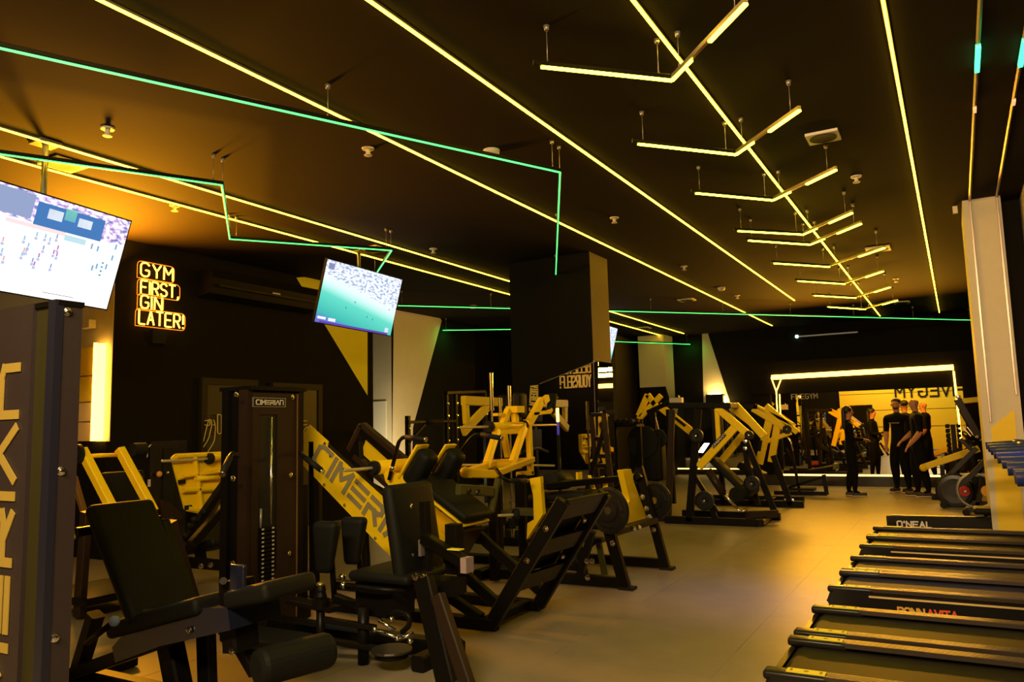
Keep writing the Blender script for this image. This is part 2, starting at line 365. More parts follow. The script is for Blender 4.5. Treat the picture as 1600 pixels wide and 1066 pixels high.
# right-hand columns with cable tracks and painted yellow wedge
cr = struct(slab('column_right', .23, .60, 10.0, 11.2, 0, CEIL, PALE))
a = P(1549, 700, Y=9.995); 
MB().prism([P(1549, 668, Y=9.997), P(1585, 640, Y=9.997), P(1602, 855, Y=9.997), P(1562, 855, Y=9.997)], (0, -.004, 0)).build('yellow_wedge', YWALL, cr)
struct(slab('wall_right_far', .60, .80, 10.3, 21, 0, CEIL, DARKW))
cr2 = struct(slab('column_right_near', .80, 1.3, 9.6, 10.4, 0, CEIL, PALE))
GTR = mat('green_track_light', (.1, .8, .4), .4, emit=(.05, 1, .3), estr=3)
RTR = mat('orange_track_light', (.9, .3, .1), .4, emit=(1, .35, .15), estr=1.5)
for k, (x, gy, ry, lab) in enumerate(((.305, 6.0, 7.2, 'left'), (.565, 6.1, 7.15, 'right'), (.83, 6.2, 7.1, 'far right'))):
    yb = 9.985 if k < 2 else 9.585
    t = thing('cable_track', 'thin grey track on the ceiling running down the right column, %s one' % lab, 'track', (x, yb, CEIL - .03))
    MB().beam((x, -1, CEIL - .012), (x, yb, CEIL - .012), .022, .022).build('track', ALU, t)
    MB().beam((x, yb, CEIL - .02), (x, yb, (1.33, 1.62, 1.6)[k]), .022, .022, side=(1, 0, 0)).build('track', ALU, t)
    q = P(1524, 93, Z=CEIL - .03) if k == 0 else V(x, 6.0, CEIL)
    MB().box((x, q.y, CEIL - .03), (.03, .42, .03)).build('green_light', GTR, t)
    q = P(1521, 172, Z=CEIL - .03)
    MB().box((x, q.y, CEIL - .03), (.022, .10, .022)).build('red_light', RTR, t)
tag(MB().box(P(1500, 327, Z=CEIL - .05) + V(-.05, 0, 0), (.05, .05, .08)).build('wall_sensor', PLASTIC), 'small pale sensor at the top left corner of the right column', 'sensor')

# ---- ceiling strips
GS = 'long yellow light strips across the ceiling'
for x, yend, lab in ((-6.93, 20.3, 'outermost left yellow light strip on the ceiling, above the neon sign'), (-6.29, 20.35, 'second yellow ceiling strip from the left, ending at the dark column'),
                     (-3.95, 20.3, 'yellow ceiling strip passing over the dark central column'), (-2.70, 16.28, 'yellow ceiling strip right of the central column, ending short of the back wall'),
                     (-1.43, 20.4, 'yellow ceiling strip crossing all the hanging chevron lamps'), (-.19, 20.45, 'yellow ceiling strip nearest the right-hand column')):
    t = thing('ceiling_light_strip', lab, 'light strip', (x, 2, CEIL), GS)
    MB().box((x, (yend - 2.5) / 2, CEIL - .008), (.028, yend + 2.5, .016)).build('channel', ALU, t)
    MB().box((x, (yend - 2.5) / 2, CEIL - .021), (.017, yend + 2.5, .010)).build('diffuser', YLED, t)
# ---- hanging chevrons
ZL = 3.60
def wire(x, y, z0=ZL, par=None):
    mb = MB(); mb.cyl((x, y, CEIL - .035), (x, y, CEIL - .003), .014, .02, 8); mb.cyl((x, y, z0), (x, y, CEIL - .03), .0028, n=6)
    mb.cyl((x, y, z0), (x, y, z0 + .03), .006, n=6)
    return mb.build('suspension_wire', GRY, par)
CH = [[(833,98),(1050,121),(1165,0)],[(988,220),(1150,238),(1249,168)],[(1080,298),(1208,310),(1306,262)],[(1147,358),(1255,364),(1331,330)],[(1164,373),(1266,380),(1345,347)],
      [(1205,409),(1296,415),(1382,385)],[(1243,437),(1320,442),(1380,422)],[(1269,460),(1337,464),(1391,447)],[(1291,478),(1352,482),(1402,468)]]
ORD = ['nearest', 'second nearest', 'third nearest', 'fourth nearest', 'fifth nearest, close behind the fourth', 'sixth nearest', 'third from the back', 'second from the back', 'hindmost, smallest']
for k, (a, v, b) in enumerate(CH):
    A, Vv, B = [P(*p, Z=ZL) for p in (a, v, b)]
    t = thing('chevron_lamp', 'V-shaped lime light profile on wires, %s of the nine' % ORD[k], 'hanging lamp', Vv, 'V-shaped hanging lamps over the aisle')
    up = V(0, 0, .022)
    MB().beam(A, Vv, .026, .030, side=(0, 0, 1)).build('profile', BLK, t)
    MB().beam(Vv, B, .026, .030, side=(0, 0, 1)).build('profile', ALU, t)
    d = (A - Vv).normalized() * .05
    MB().beam(A - d - up, Vv - up, .024, .014, side=(0, 0, 1)).build('diffuser', CLED, t)
    C = Vv.lerp(B, .30); D = Vv.lerp(B, .56)
    if k < 5: MB().beam(Vv - up, C - up, .022, .012, side=(0, 0, 1)).build('diffuser', CLED, t)
    MB().beam(D - up, B - up, .026, .016, side=(0, 0, 1)).build('diffuser', CLED, t)
    for q in (A.lerp(Vv, .1), A.lerp(Vv, .9), Vv.lerp(B, .12), Vv.lerp(B, .88)): wire(q.x, q.y, par=t)
# ---- hanging green runs
GR = [([(0, 70), (875, 266), (868, 436)], 'long green light run hanging over the left machines and turning at the column'),
      ([(0, 237), (347, 286), (359, 371), (612, 389), (585, 430)], 'zigzag green light run hanging behind the televisions'),
      ([(622, 476), (1518, 499)], 'straight green light run crossing the whole room in front of the back wall'),
      ([(620, 516), (830, 513)], 'short green light run on the pale column left of the central column'),
      ([(940, 532), (1103, 538)], 'short green light run ending at the pale trapezoid on the back wall')]
for k, (pts, lab) in enumerate(GR):
    q = [P(*p, Z=ZL) for p in pts]
    if k == 0: q[2] = q[1].lerp(q[2], (9.75 - q[1].y) / (q[2].y - q[1].y))
    if k == 4: q[1] = q[0].lerp(q[1], (20.9 - q[0].y) / (q[1].y - q[0].y)) if q[1].y > 20.9 else q[1]
    if k == 3: q[0] = q[0].lerp(q[1], max(0, (-9.70 - q[0].x) / (q[1].x - q[0].x)))
    if k in (0, 1): q[0] = q[0] + (q[0] - q[1]).normalized() * 2.2
    if k == 3: area('green_end_glow', q[0] + V(.22, .1, -.06), q[0] + V(-.1, .1, -.5), .05, .3, 2.2, (.05, 1, .1))
    if k == 4: area('green_end_glow', q[-1] + V(0, -.2, -.06), q[-1] + V(0, .2, -.5), .3, .05, 1.6, (.05, 1, .1))
    t = thing('green_light_run', lab, 'hanging lamp', q[-1], 'green hanging light runs')
    for a, b in zip(q, q[1:]):
        MB().beam(a, b, .026, .030, side=(0, 0, 1)).build('profile', BLK, t)
        MB().beam(a - V(0, 0, .02), b - V(0, 0, .02), .013, .012, side=(0, 0, 1)).build('diffuser', GLED, t)
        L = (b - a).length; n = max(2, int(L / 1.6) + 1)
        for i in range(n): p = a.lerp(b, (i + .04) / (n - .92)); wire(p.x, p.y, par=t)

# ---- ceiling fittings
def downlight(px, py, size, lab):
    c = P(px, py, Z=CEIL); t = thing('ceiling_speaker', lab, 'ceiling fitting', c)
    MB().box(c - V(0, 0, .012), (size, size, .024)).build('frame', PLASTIC, t)
    MB().lathe(c - V(0, 0, .012), (0, 0, -1), [(0, size*.42), (.018, size*.42), (.016, size*.30), (.013, size*.12)], 20).build('lens', RUB, t)
downlight(1286, 212, .26, 'square pale ceiling fitting with dark round lens right of the chevron lamps')
downlight(100, 255, .3, 'square ceiling fitting above the left television')
downlight(585, 388, .3, 'square ceiling fitting above the middle television')
downlight(1372, 388, .32, 'square ceiling fitting at the tip of the sixth chevron lamp')
downlight(1073, 468, .3, 'flat square ceiling fitting near the far end right of the column')
downlight(1409, 472, .3, 'flat square ceiling fitting at the far right by the last chevron')
downlight(1006, 512, .3, 'flat square ceiling fitting beside the far yellow strips')
for px, py, lab in ((575, 237, 'sprinkler head under the long green run'), (273, 325, 'sprinkler head above the neon sign'), (168, 206, 'sprinkler head near the top left of the ceiling'),
                    (960, 344, 'sprinkler head right of the green corner'), (677, 392, 'sprinkler head left of the central column'), (1338, 280, 'sprinkler head beside the third chevron lamp'),
                    (1069, 419, 'sprinkler head mid-ceiling above the row machines'), (1152, 464, 'small sprinkler head over the far aisle'), (1400, 438, 'sprinkler head right of the far chevron lamps')):
    c = P(px, py, Z=CEIL - .03)
    mb = MB(); mb.lathe((c.x, c.y, CEIL), (0, 0, -1), [(0, .055), (.012, .05), (.016, .02), (.05, .018), (.06, .035), (.066, .035), (.07, .01)], 14)
    tag(mb.build('sprinkler', PLASTIC), lab, 'sprinkler')
for px, py, lab in ((768, 240, 'round smoke detector beside the long green run'), (1127, 452, 'round smoke detector over the far row machines'), (739, 480, 'round smoke detector left of the central column')):
    c = P(px, py, Z=CEIL - .03)
    tag(MB().lathe((c.x, c.y, CEIL), (0, 0, -1), [(0, .075), (.03, .07), (.055, .05), (.06, .02)], 20).build('smoke_detector', PLASTIC), lab, 'smoke detector')

# ---- televisions
def screen_mat(kind):
    m = bpy.data.materials.new('screen_' + kind); m.use_nodes = True; nt = m.node_tree; b = nt.nodes['Principled BSDF']
    b.inputs['Base Color'].default_value = (.01, .01, .012, 1); b.inputs['Roughness'].default_value = .25
    tc = nt.nodes.new('ShaderNodeTexCoord'); sp = nt.nodes.new('ShaderNodeSeparateXYZ'); nt.links.new(tc.outputs['UV'], sp.inputs[0])
    def ramp(src, st, interp='LINEAR'):
        r = nt.nodes.new('ShaderNodeValToRGB'); r.color_ramp.interpolation = interp; e = r.color_ramp.elements
        while len(e) < len(st): e.new(.5)
        for k, (p, c) in enumerate(st): e[k].position = p; e[k].color = (*c, 1)
        nt.links.new(src, r.inputs[0]); return r.outputs[0]
    def mix(a, bb, f, mode='MIX'):
        x = nt.nodes.new('ShaderNodeMix'); x.data_type = 'RGBA'; x.blend_type = mode
        if isinstance(f, float): x.inputs[0].default_value = f
        else: nt.links.new(f, x.inputs[0])
        nt.links.new(a, x.inputs[6]); nt.links.new(bb, x.inputs[7]); return x.outputs[2]
    def math_(op, a, v, v2=None):
        x = nt.nodes.new('ShaderNodeMath'); x.operation = op; nt.links.new(a, x.inputs[0])
        if isinstance(v, (int, float)): x.inputs[1].default_value = v
        else: nt.links.new(v, x.inputs[1])
        if v2 is not None: x.inputs[2].default_value = v2
        return x.outputs[0]
    vo = nt.nodes.new('ShaderNodeTexNoise'); vo.inputs['Scale'].default_value = 26; vo.inputs['Detail'].default_value = 3
    nt.links.new(tc.outputs['UV'], vo.inputs['Vector'])
    if kind == 'pitch':
        sl = math_('MULTIPLY_ADD', sp.outputs[0], .32); sl.node.inputs[2].default_value = 0
        vv = math_('ADD', sp.outputs[1], sl)
        base = ramp(vv, [(0, (.16, .12, .55)), (.10, (.10, .20, .60)), (.20, (.05, .48, .42)), (.50, (.12, .68, .55)), (.70, (.75, 1.0, .98)), (.86, (.85, .95, 1)), (1, (.8, .88, 1))])
        crowd = ramp(vo.outputs[0], [(.40, (.20, .28, .55)), (.52, (.85, .92, 1.0)), (.66, (1, 1, 1))])
        f = ramp(vv, [(.74, (0, 0, 0)), (.80, (.8, .8, .8))])
        col = mix(base, crowd, f); st = 1.15
    else:
        base = ramp(sp.outputs[1], [(0, (1, 1, 1)), (.60, (1, 1, 1)), (.68, (1, .93, .93)), (.70, (.9, .9, 1)), (1, (.75, .85, 1))])
        crowd = ramp(vo.outputs[0], [(.36, (.10, .16, .40)), (.48, (.55, .35, .60)), (.58, (.75, .85, 1.0)), (.7, (1, 1, 1))])
        f = ramp(sp.outputs[1], [(.70, (0, 0, 0)), (.73, (1, 1, 1))])
        col = mix(base, crowd, f); st = 1.5
    nt.links.new(col, b.inputs['Emission Color']); b.inputs['Emission Strength'].default_value = st
    return m
def tv(loc, yaw, pit, rol, kind, label, W=1.22, H=.69):
    sc_ = 1.18; loc = Vector((loc[0] * sc_, loc[1] * sc_, EYE + (loc[2] - EYE) * sc_)); W *= sc_; H *= sc_
    R = Matrix.Rotation(yaw, 3, 'Z') @ Matrix.Rotation(pit, 3, 'X') @ Matrix.Rotation(rol, 3, 'Y')
    t = thing('television', label, 'television', loc)
    def L(x, y, z): return loc + R @ V(x, y, z)
    mb = MB(); w, h = W / 2 + .012, H / 2 + .012
    vs = [L(x * w, y, z * h) for y in (.0, .035) for x, z in ((-1, -1), (1, -1), (1, 1), (-1, 1))]
    mb.add(vs, [(0, 1, 2, 3), (7, 6, 5, 4), (0, 4, 5, 1), (1, 5, 6, 2), (2, 6, 7, 3), (3, 7, 4, 0)]); mb.build('casing', RUB, t)
    mb = MB(); mb.add([L(x * W / 2, -.002, z * H / 2) for x, z in ((-1, -1), (1, -1), (1, 1), (-1, 1))], [(0, 1, 2, 3)])
    s = mb.build('screen', screen_mat(kind), t)
    uv = s.data.uv_layers.new(name='uv'); 
    for li, l in enumerate(s.data.loops):
        uv.data[li].uv = ((0, 0), (1, 0), (1, 1), (0, 1))[l.vertex_index]
    def mark(x0, x1, z0, z1, col, e=1.0, name='picture_detail'):
        k = 'scr_%s' % '_'.join('%02d' % int(c * 99) for c in col)
        MB().add([L((x - .5) * W, -.0035, (z - .5) * H) for x, z in ((x0, z0), (x1, z0), (x1, z1), (x0, z1))], [(0, 1, 2, 3)]).build(name, mat(k, (.01, .01, .01), .4, emit=col, estr=e), t)
    if kind == 'court':
        mark(.40, .83, .70, .93, (.05, .20, .52)); mark(.47, .56, .79, .89, (.85, .92, 1)); mark(.66, .75, .79, .88, (.85, .92, 1)); mark(.57, .64, .82, .94, (.25, .75, .55))
        mark(.10, .38, .74, .98, (.30, .38, .62)); mark(.60, .74, .62, .68, (.55, .8, .88)); mark(.25, .60, .66, .70, (1, .80, .82)); mark(.56, .76, .055, .062, (.25, .1, .2))
        mark(.02, .09, .2, .9, (.8, .9, 1))
        rr = random.Random(3)
        for k in range(20):
            x, z = rr.uniform(.15, .62), rr.uniform(.28, .62); c = rr.choice([(.55, .2, .5), (.3, .4, .75), (.9, .45, .5), (.3, .6, .75)])
            mark(x, x + .010, z, z + .045, c, name='player'); mark(x - .004, x + .014, z - .035, z - .004, (.55, .6, .85), name='player')
        for k in range(7):
            x, z = rr.uniform(.76, .97), rr.uniform(.36, .66)
            mark(x, x + .013, z, z + .06, (.2, .45, .7), name='player')
        for k in range(4): mark(.88, .895, .34 + k * .045, .36 + k * .045, (.1, .35, .45))
    else:
        mark(.03, .10, .86, .95, (.25, .28, .5)); mark(.02, .12, .06, .10, (1, 1, 1)); mark(.15, .24, .05, .10, (.9, .95, 1)); mark(.05, .95, .0, .035, (.12, .06, .45)); mark(.90, .95, .04, .12, (.75, .8, 1))
        for x, z in ((.62, .22), (.70, .20), (.43, .42), (.90, .42), (.33, .30)): mark(x, x + .010, z, z + .03, (.05, .15, .25), name='player')
    # pole to the ceiling behind the screen
    b = loc + R @ V(0, .05, .05)
    MB().cyl((b.x, b.y, b.z - .1), (b.x, b.y, CEIL), .024, n=12).build('ceiling_pole', GRY, t)
    MB().box((b.x, b.y, CEIL - .012), (.18, .18, .022)).build('ceiling_plate', GRY, t)
    MB().box(loc + R @ V(0, .06, 0), (.04, .2, .2)).build('mount', RUB, t)
    return t
tv((-5.349, 2.885, 2.723), 1.713, .308, .017, 'court', 'large television showing an indoor court match, over the left machines')
tv((-5.814, 6.67, 2.911), 1.516, .251, .04, 'pitch', 'television showing a green football pitch, hung left of the central column')
c3 = P(938, 535, X=-6.86)
tv((c3.x / 1.18, c3.y / 1.18, EYE + (c3.z - EYE) / 1.18), 1.516, .251, .04, 'pitch', 'third television, only a sliver visible right of the dark column')

# ---- neon sign on the left wall
sg = thing('neon_sign', 'glowing orange neon sign reading GYM FIRST, GIN LATER! on the black wall', 'sign', P(240, 460, X=-8.75))
lines = [('GYM', (219, 431), (269, 437), 21), ('FIRST,', (219, 458), (278, 463), 20), ('GIN', (219, 481), (252, 487), 20), ('LATER!', (216, 506), (286, 512), 22)]
mb = MB(); ol = MB()
for tx, a, b, hpx in lines:
    A = P(*a, X=-8.69); B = P(*b, X=-8.69); T_ = P(a[0], a[1] - hpx, X=-8.69)
    B = V(A.x, B.y, A.z)
    mb2 = lettering(tx, A, (0, 1, 0), (0, 0, 1), T_.z - A.z, .021, .012, fit=(B.y - A.y), tube=True)
    mb2.build('neon_tube', NEON, sg)
    h = T_.z - A.z; o = .06; z0 = A.z; n = 5; o = .035
    y0, y1 = A.y, B.y
    ol.tube([(-8.70, y0 - o, z0 - o*.7), (-8.70, y0 - o, z0 + h + o*.6), (-8.70, y1 + o, z0 + h + o*.6), (-8.70, y1 + o, z0 - o*.7), (-8.70, y0 - o, z0 - o*.7)], .005, 6, rad=.06)
ol.build('backing_outline', mat('neon_edge', (1, .4, .1), .4, emit=(1, .25, .01), estr=1.0), sg)
tag(MB().box(P(247, 527, X=-8.72), (.06, .19, .17)).build('wall_speaker', RUB), 'small black box on the wall just under the neon sign', 'speaker')
# ---- air conditioner on the left wall
ac = thing('air_conditioner', 'long black wall-mounted air conditioner between neon sign and television', 'air conditioner', P(415, 445, X=-8.6))
a0 = P(331, 421, X=-8.45); a1 = P(500, 445, X=-8.45)
MB().prism([(-8.744, a0.y, 3.62), (-8.47, a0.y, 3.62), (-8.42, a0.y, 3.50), (-8.50, a0.y, 3.30), (-8.744, a0.y, 3.26)], (0, a1.y - a0.y, 0)).build('body', mat('black_satin_plastic', (.007, .006, .005), .4, spec=.25), ac)
MB().box((-8.44, (a0.y + a1.y) / 2, 3.40), (.06, a1.y - a0.y - .2, .03)).build('air_vane', BLK, ac)
MB().box((-8.43, P(432, 455, X=-8.43).y, 3.42), (.012, .14, .04)).build('label', PLASTIC, ac)
# ---- doors in the left wall
for n_, (ya, yb, zt_) in enumerate(((6.80, 7.75, 2.18), (8.03, 9.05, 2.16))):
    d = slab('door_%d' % (n_ + 1), -8.748, -8.70, ya + .09, yb - .09, 0, zt_ - .09, mat('door_black', (.012, .011, .010), .5)); struct(d)
    FRB = mat('door_frame_brown', (.020, .015, .006), .6, spec=.2)
    slab('frame', -8.748, -8.68, ya, ya + .09, 0, zt_, FRB, d); slab('frame', -8.748, -8.68, yb - .09, yb, 0, zt_, FRB, d); slab('frame', -8.748, -8.68, ya + .09, yb - .09, zt_ - .09, zt_, FRB, d)
# line drawings of arms lifting bars on the doors
def draw(strokes, label):
    mb = MB()
    for s in strokes: mb.tube([P(x, y, X=-8.66) for x, y in s], .007, 6, rad=.05)
    tag(mb.build('line_drawing', mat('line_yellow', (.62, .50, .16), .5)), label, 'wall drawing')
draw([[(320, 658), (328, 656), (328, 666), (320, 664)], [(333, 664), (336, 664)], [(340, 648), (346, 648), (346, 678), (340, 678), (340, 648)], [(347, 654), (352, 654)],
      [(318, 699), (326, 686), (331, 664), (330, 656), (326, 656), (322, 672), (318, 690)], [(325, 706), (335, 690), (337, 666), (334, 656)]], 'yellow line drawing of an arm and barbell on the left door')
draw([[(464, 688), (461, 660), (465, 654), (470, 657), (471, 688), (464, 690)], [(472, 658), (480, 658)], [(472, 664), (480, 664)], [(474, 690), (474, 674), (478, 668), (483, 668)], [(478, 700), (482, 678)]], 'yellow line drawing of an arm and barbell on the right door')
# ---- mirror on the pale wall at the far left, its reflection painted on boards
nz0 = 1.37
REFL = mat('reflected_wall', (.85, .62, .30), .5)  # colour of the lit wall as reflected in the mirror
npn = thing('mirror_reflection', 'mirror reflection of a lit wall, built as four boards beside the upright light bars', 'panel', (-10.0, 5.55, 1.38))
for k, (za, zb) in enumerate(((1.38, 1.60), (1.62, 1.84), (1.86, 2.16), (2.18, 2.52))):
    slab('reflection_board', -11.2, -9.03, 5.53, 5.565, za, zb, REFL if k < 2 else YWALL, npn)
led('niche_light_bar', [(-8.98, 5.50, 1.38), (-8.98, 5.50, 2.56)], .035, WLED, 'left one of two upright light bars on the pale wall')
led('niche_light_bar', [(-8.86, 5.50, 1.38), (-8.86, 5.50, 2.54)], .08, WLED, 'wider right one of two upright light bars next to the black wall')
tag(MB().box(P(137, 507, Y=5.5), (.2, .09, .10)).build('emergency_light', PLASTIC), 'small white emergency light on the pale wall under the television', 'lamp')
# ---- rear wall (seen only in the mirrors)
struct(slab('wall_rear_yellow', -4.7, .6, -3.1, -3.0, 0, 3.2, YWALL))
for k in range(3): struct(slab('trim_%d' % (10 + k), -4.7, .6, -3.0, -2.985, 1.0 + k * .75, 1.015 + k * .75, BLK))
tag(lettering('FIVEGYM', (.35, -2.99, 2.30), (-1, 0, 0), (0, 0, 1), .50, .07, .02, fit=2.7).build('wall_lettering', RUB), 'large black FIVEGYM lettering on the yellow rear wall, seen in the back mirror', 'lettering')
yv = 2 * 9.779 + 3.05
a1, a2 = P(924, 604, Y=yv), P(876, 606, Y=yv); hh_ = P(924, 586, Y=yv).z - a1.z
tag(lettering('YOURSELF!', (a1.x, -3.05, a1.z), (-1, 0, 0), (0, 0, 1), hh_, .045, .02, fit=a1.x - a2.x).build('wall_lettering', YLT), 'yellow YOURSELF! lettering on the rear wall, seen reversed in the column mirror', 'lettering')
tag(lettering('BELIEVE IN', (a1.x, -3.05, a1.z + hh_ * 1.25), (-1, 0, 0), (0, 0, 1), hh_, .045, .02, fit=(a1.x - a2.x) * 1.1).build('wall_lettering', YLT), 'yellow BELIEVE IN lettering above YOURSELF! on the rear wall', 'lettering')
area('letter_lamp', (a1.x - .6, -2.2, a1.z + .3), (a1.x - .6, -3.1, a1.z), 2.0, .2, 5, (1, .8, .5))
# reversed word seen at the left edge of the column mirror is real print on the column
a = P(829, 642, Y=9.78)
tag(lettering('E ACREDITA', P(838, 642, Y=9.775), (.10, 0, 1), (-1, 0, .10), .11, .02, .003, fit=.36).build('column_lettering', YLT), 'small yellow E ACREDITA lettering running up the central column', 'lettering')

# ================================================================ THINGS
def NP(Y): return lambda x, y: P(x, y, Y=Y)
def XP(X): return lambda x, y: P(x, y, X=X)
def bm(par, name, a, b, w, h, m=BLK, side=(0, 1, 0), label=None):
    return MB().beam(a, b, w, h, side).build(name, m, par, label)
def cylp(par, name, a, b, r, m, label=None, r2=None):
    return MB().cyl(a, b, r, r2).build(name, m, par, label)
def horn(par, a, b, tip=.45):
    """weight horn: chrome sleeve a -> b with a black rubber stop at a"""
    d = (Vector(b) - Vector(a)).normalized()
    MB().lathe(Vector(a), d, [(-.03, .03), (-.03, .055), (.0, .058), (.02, .05), (.02, .026)], 18).build('rubber_stop', RUB, par)
    MB().lathe(Vector(a), d, [(0, .0125), ((Vector(b) - Vector(a)).length - .006, .0125), ((Vector(b) - Vector(a)).length, .009)], 14).build('weight_horn', HST, par)
PLATE = mat('weight_plate_rubber', (.009, .0085, .008), .45, 0, spec=.3, noise=.2, nscale=50, bump=.05)
def plate(c, axis, r, label, th=.045, group=None):
    c = Vector(c); ax = Vector(axis).normalized(); t = thing('weight_plate', label, 'weight plate', c, group)
    u = ax.orthogonal().normalized(); w = ax.cross(u)
    MB().lathe(c, ax, [(-th/2 + .004, .03), (-th/2, .06), (-th/2, r*.45), (-th/2 + .012, r*.48), (-th/2 + .012, r*.84), (-th/2, r*.88), (-th/2 + .004, r*.985), (-th/2 + .012, r),
        (th/2 - .012, r), (th/2 - .004, r*.985), (th/2, r*.88), (th/2 - .012, r*.84), (th/2 - .012, r*.48), (th/2, r*.45), (th/2, .06), (th/2 - .004, .03)], 32).build('disc', PLATE, t)
    for k in range(3):
        a = 2.1 * k + .4; p = c + (u * math.cos(a) + w * math.sin(a)) * r * .66
        tdir = (-u * math.sin(a) + w * math.cos(a))
        MB().beam(p - tdir * r * .26, p + tdir * r * .26, r * .14, th * .9, side=ax, ch=.3).build('grip', RUB, t)
    MB().lathe(c - ax * (th/2 + .004), ax, [(0, .018), (0, .034), (th + .008, .034), (th + .008, .018)], 16).build('hub', CHR, t)
    return t
def foot(par, p): MB().box(p + V(0, 0, .012), (.13, .11, .024)).build('rubber_foot', RUB, par)

# ---------------------------------------------------------------- treadmills
RAIL = mat('ribbed_side_rail', (.06, .045, .035), .30, .2, noise=.1, nscale=40)
BELT = mat('treadmill_belt', (.014, .012, .009), .55, 0, spec=.2, noise=.15, nscale=120, bump=.12)
TBODY = mat('treadmill_body', (.010, .009, .009), .3, 0, spec=.35)
STICK = mat('warning_yellow', (.92, .80, .05), .5)
GLOSS = mat('black_handle_blue_lit', (.008, .022, .13), .34, 0, spec=.3)  # blue light on the black handles is partly put into this colour
def treadmill(Y, label):
    t = thing('treadmill', label, 'treadmill', (0, Y, 0), 'treadmills in a row along the right side')
    xr, xf, hw = -.90, .95, .304
    # frame body with sloping rear end
    MB().prism([(xr + .10, Y - hw - .045, .03), (xf, Y - hw - .045, .03), (xf, Y - hw - .045, .222), (xr + .05, Y - hw - .045, .222), (xr, Y - hw - .045, .15)], (0, .05, 0)).build('side_panel', TBODY, t)
    MB().prism([(xr + .10, Y + hw - .005, .03), (xf, Y + hw - .005, .03), (xf, Y + hw - .005, .222), (xr + .05, Y + hw - .005, .222), (xr, Y + hw - .005, .15)], (0, .05, 0)).build('side_panel', TBODY, t)
    MB().box(((xr + xf) / 2 + .05, Y, .13), (xf - xr - .2, 2 * hw - .012, .12)).build('deck', TBODY, t)
    MB().box(((xr + xf) / 2 + .035, Y, .202), (xf - xr - .11, 2 * hw - .07, .020)).build('belt', BELT, t)
    MB().cyl((xr + .092, Y - hw + .03, .172), (xr + .092, Y + hw - .03, .172), .038, n=18).build('rear_roller', BELT, t)
    MB().prism([(xr + .02, Y - hw, .06), (xr, Y - hw, .15), (xr + .02, Y - hw, .200), (xr + .05, Y - hw, .200), (xr + .06, Y - hw, .06)], (0, 2 * hw, 0)).build('rear_bar', TBODY, t)
    for s in (-1, 1):
        y = Y + s * hw
        MB().pad((xr + .16, y, .228), (.15, 0, 0), (0, .045, 0), (0, 0, .022), .016, 4).build('end_cap', TBODY, t)
        mb = MB(); mb.box(((xr + .28 + xf) / 2, y, .238), (xf - xr - .28, .088, .022))
        for k in range(6): mb.box(((xr + .28 + xf) / 2, y - .035 + k * .014, .250), (xf - xr - .28, .006, .004))
        mb.build('side_rail', RAIL, t)
        w = MB().box((xr + .20, y, .2530), (.17, .056, .005)).build('warning_label', STICK, t, 'yellow warning sticker')
        MB().lathe((xr + .20, y, .2556), (0, 0, 1), [(0, .012), (.0004, .011)], 16).build('label_print', mat('print_grey', (.30, .26, .04), .6), w)
        MB().box((xr + .135, y, .2560), (.010, .030, .0008)).build('label_print', mat('print_grey', (.30, .26, .04), .6), w)
        MB().box((xr + .265, y, .2560), (.012, .030, .0008)).build('label_print', mat('print_grey', (.30, .26, .04), .6), w)
    MB().box((xr + .95, Y - hw - .048, .198), (1.35, .006, .012)).build('light_line', mat('side_light_line', (.70, .52, .20), .4), t)
    o = V(xr + .45, Y - hw - .046, .098)
    lettering('BONN', o, (1, 0, 0), (0, 0, 1), .045, .011, .003, gap=1.2, fit=.155).build('brand_lettering', mat('brand_amber', (.75, .42, .08), .5), t)
    lettering('AVITA', o + V(.175, 0, 0), (1, 0, 0), (0, 0, 1), .045, .011, .003, gap=1.2, fit=.17).build('brand_lettering', mat('brand_red', (.75, .10, .04), .5), t)
    # motor hood, uprights, console, handles
    MB().prism([(.80, Y - hw - .03, .25), (.85, Y - hw - .03, .34), (.92, Y - hw - .03, .36), (.98, Y - hw - .03, .22), (.98, Y - hw - .03, .06), (.80, Y - hw - .03, .06)], (0, 2 * hw + .06, 0)).build('motor_hood', TBODY, t)
    for s in (-1, 1):
        y = Y + s * (hw + .01)
        MB().beam((.92, y, .3), (.80, y, 1.22), .09, .05).build('upright', TBODY, t)
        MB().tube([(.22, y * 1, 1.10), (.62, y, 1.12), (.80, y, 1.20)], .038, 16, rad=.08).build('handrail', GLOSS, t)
    MB().pad((.74, Y, 1.27), (.10, 0, .02), (0, hw + .03, 0), (-.03, 0, .14), .03, 3).build('console', TBODY, t)
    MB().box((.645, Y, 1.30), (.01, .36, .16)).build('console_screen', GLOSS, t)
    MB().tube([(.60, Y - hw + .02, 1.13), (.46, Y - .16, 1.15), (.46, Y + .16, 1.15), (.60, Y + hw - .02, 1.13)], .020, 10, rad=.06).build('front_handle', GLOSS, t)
    return t
names = ['nearest treadmill, at the bottom right corner', 'second treadmill from the camera, close behind the nearest one', 'third treadmill from the camera, with its lettered side panel showing',
         'fourth treadmill from the camera, touching the third', 'fifth treadmill from the camera, behind a gap with a light line', 'farthest treadmill, right in front of the low rowing machine']
T0 = treadmill(4.17, 'black treadmill, ' + names[0])
for y, n_ in zip((4.95, 6.24, 6.95, 8.25, 8.96), names[1:]):
    dup(T0, V(0, y - 4.17, 0), 'black treadmill, ' + n_)

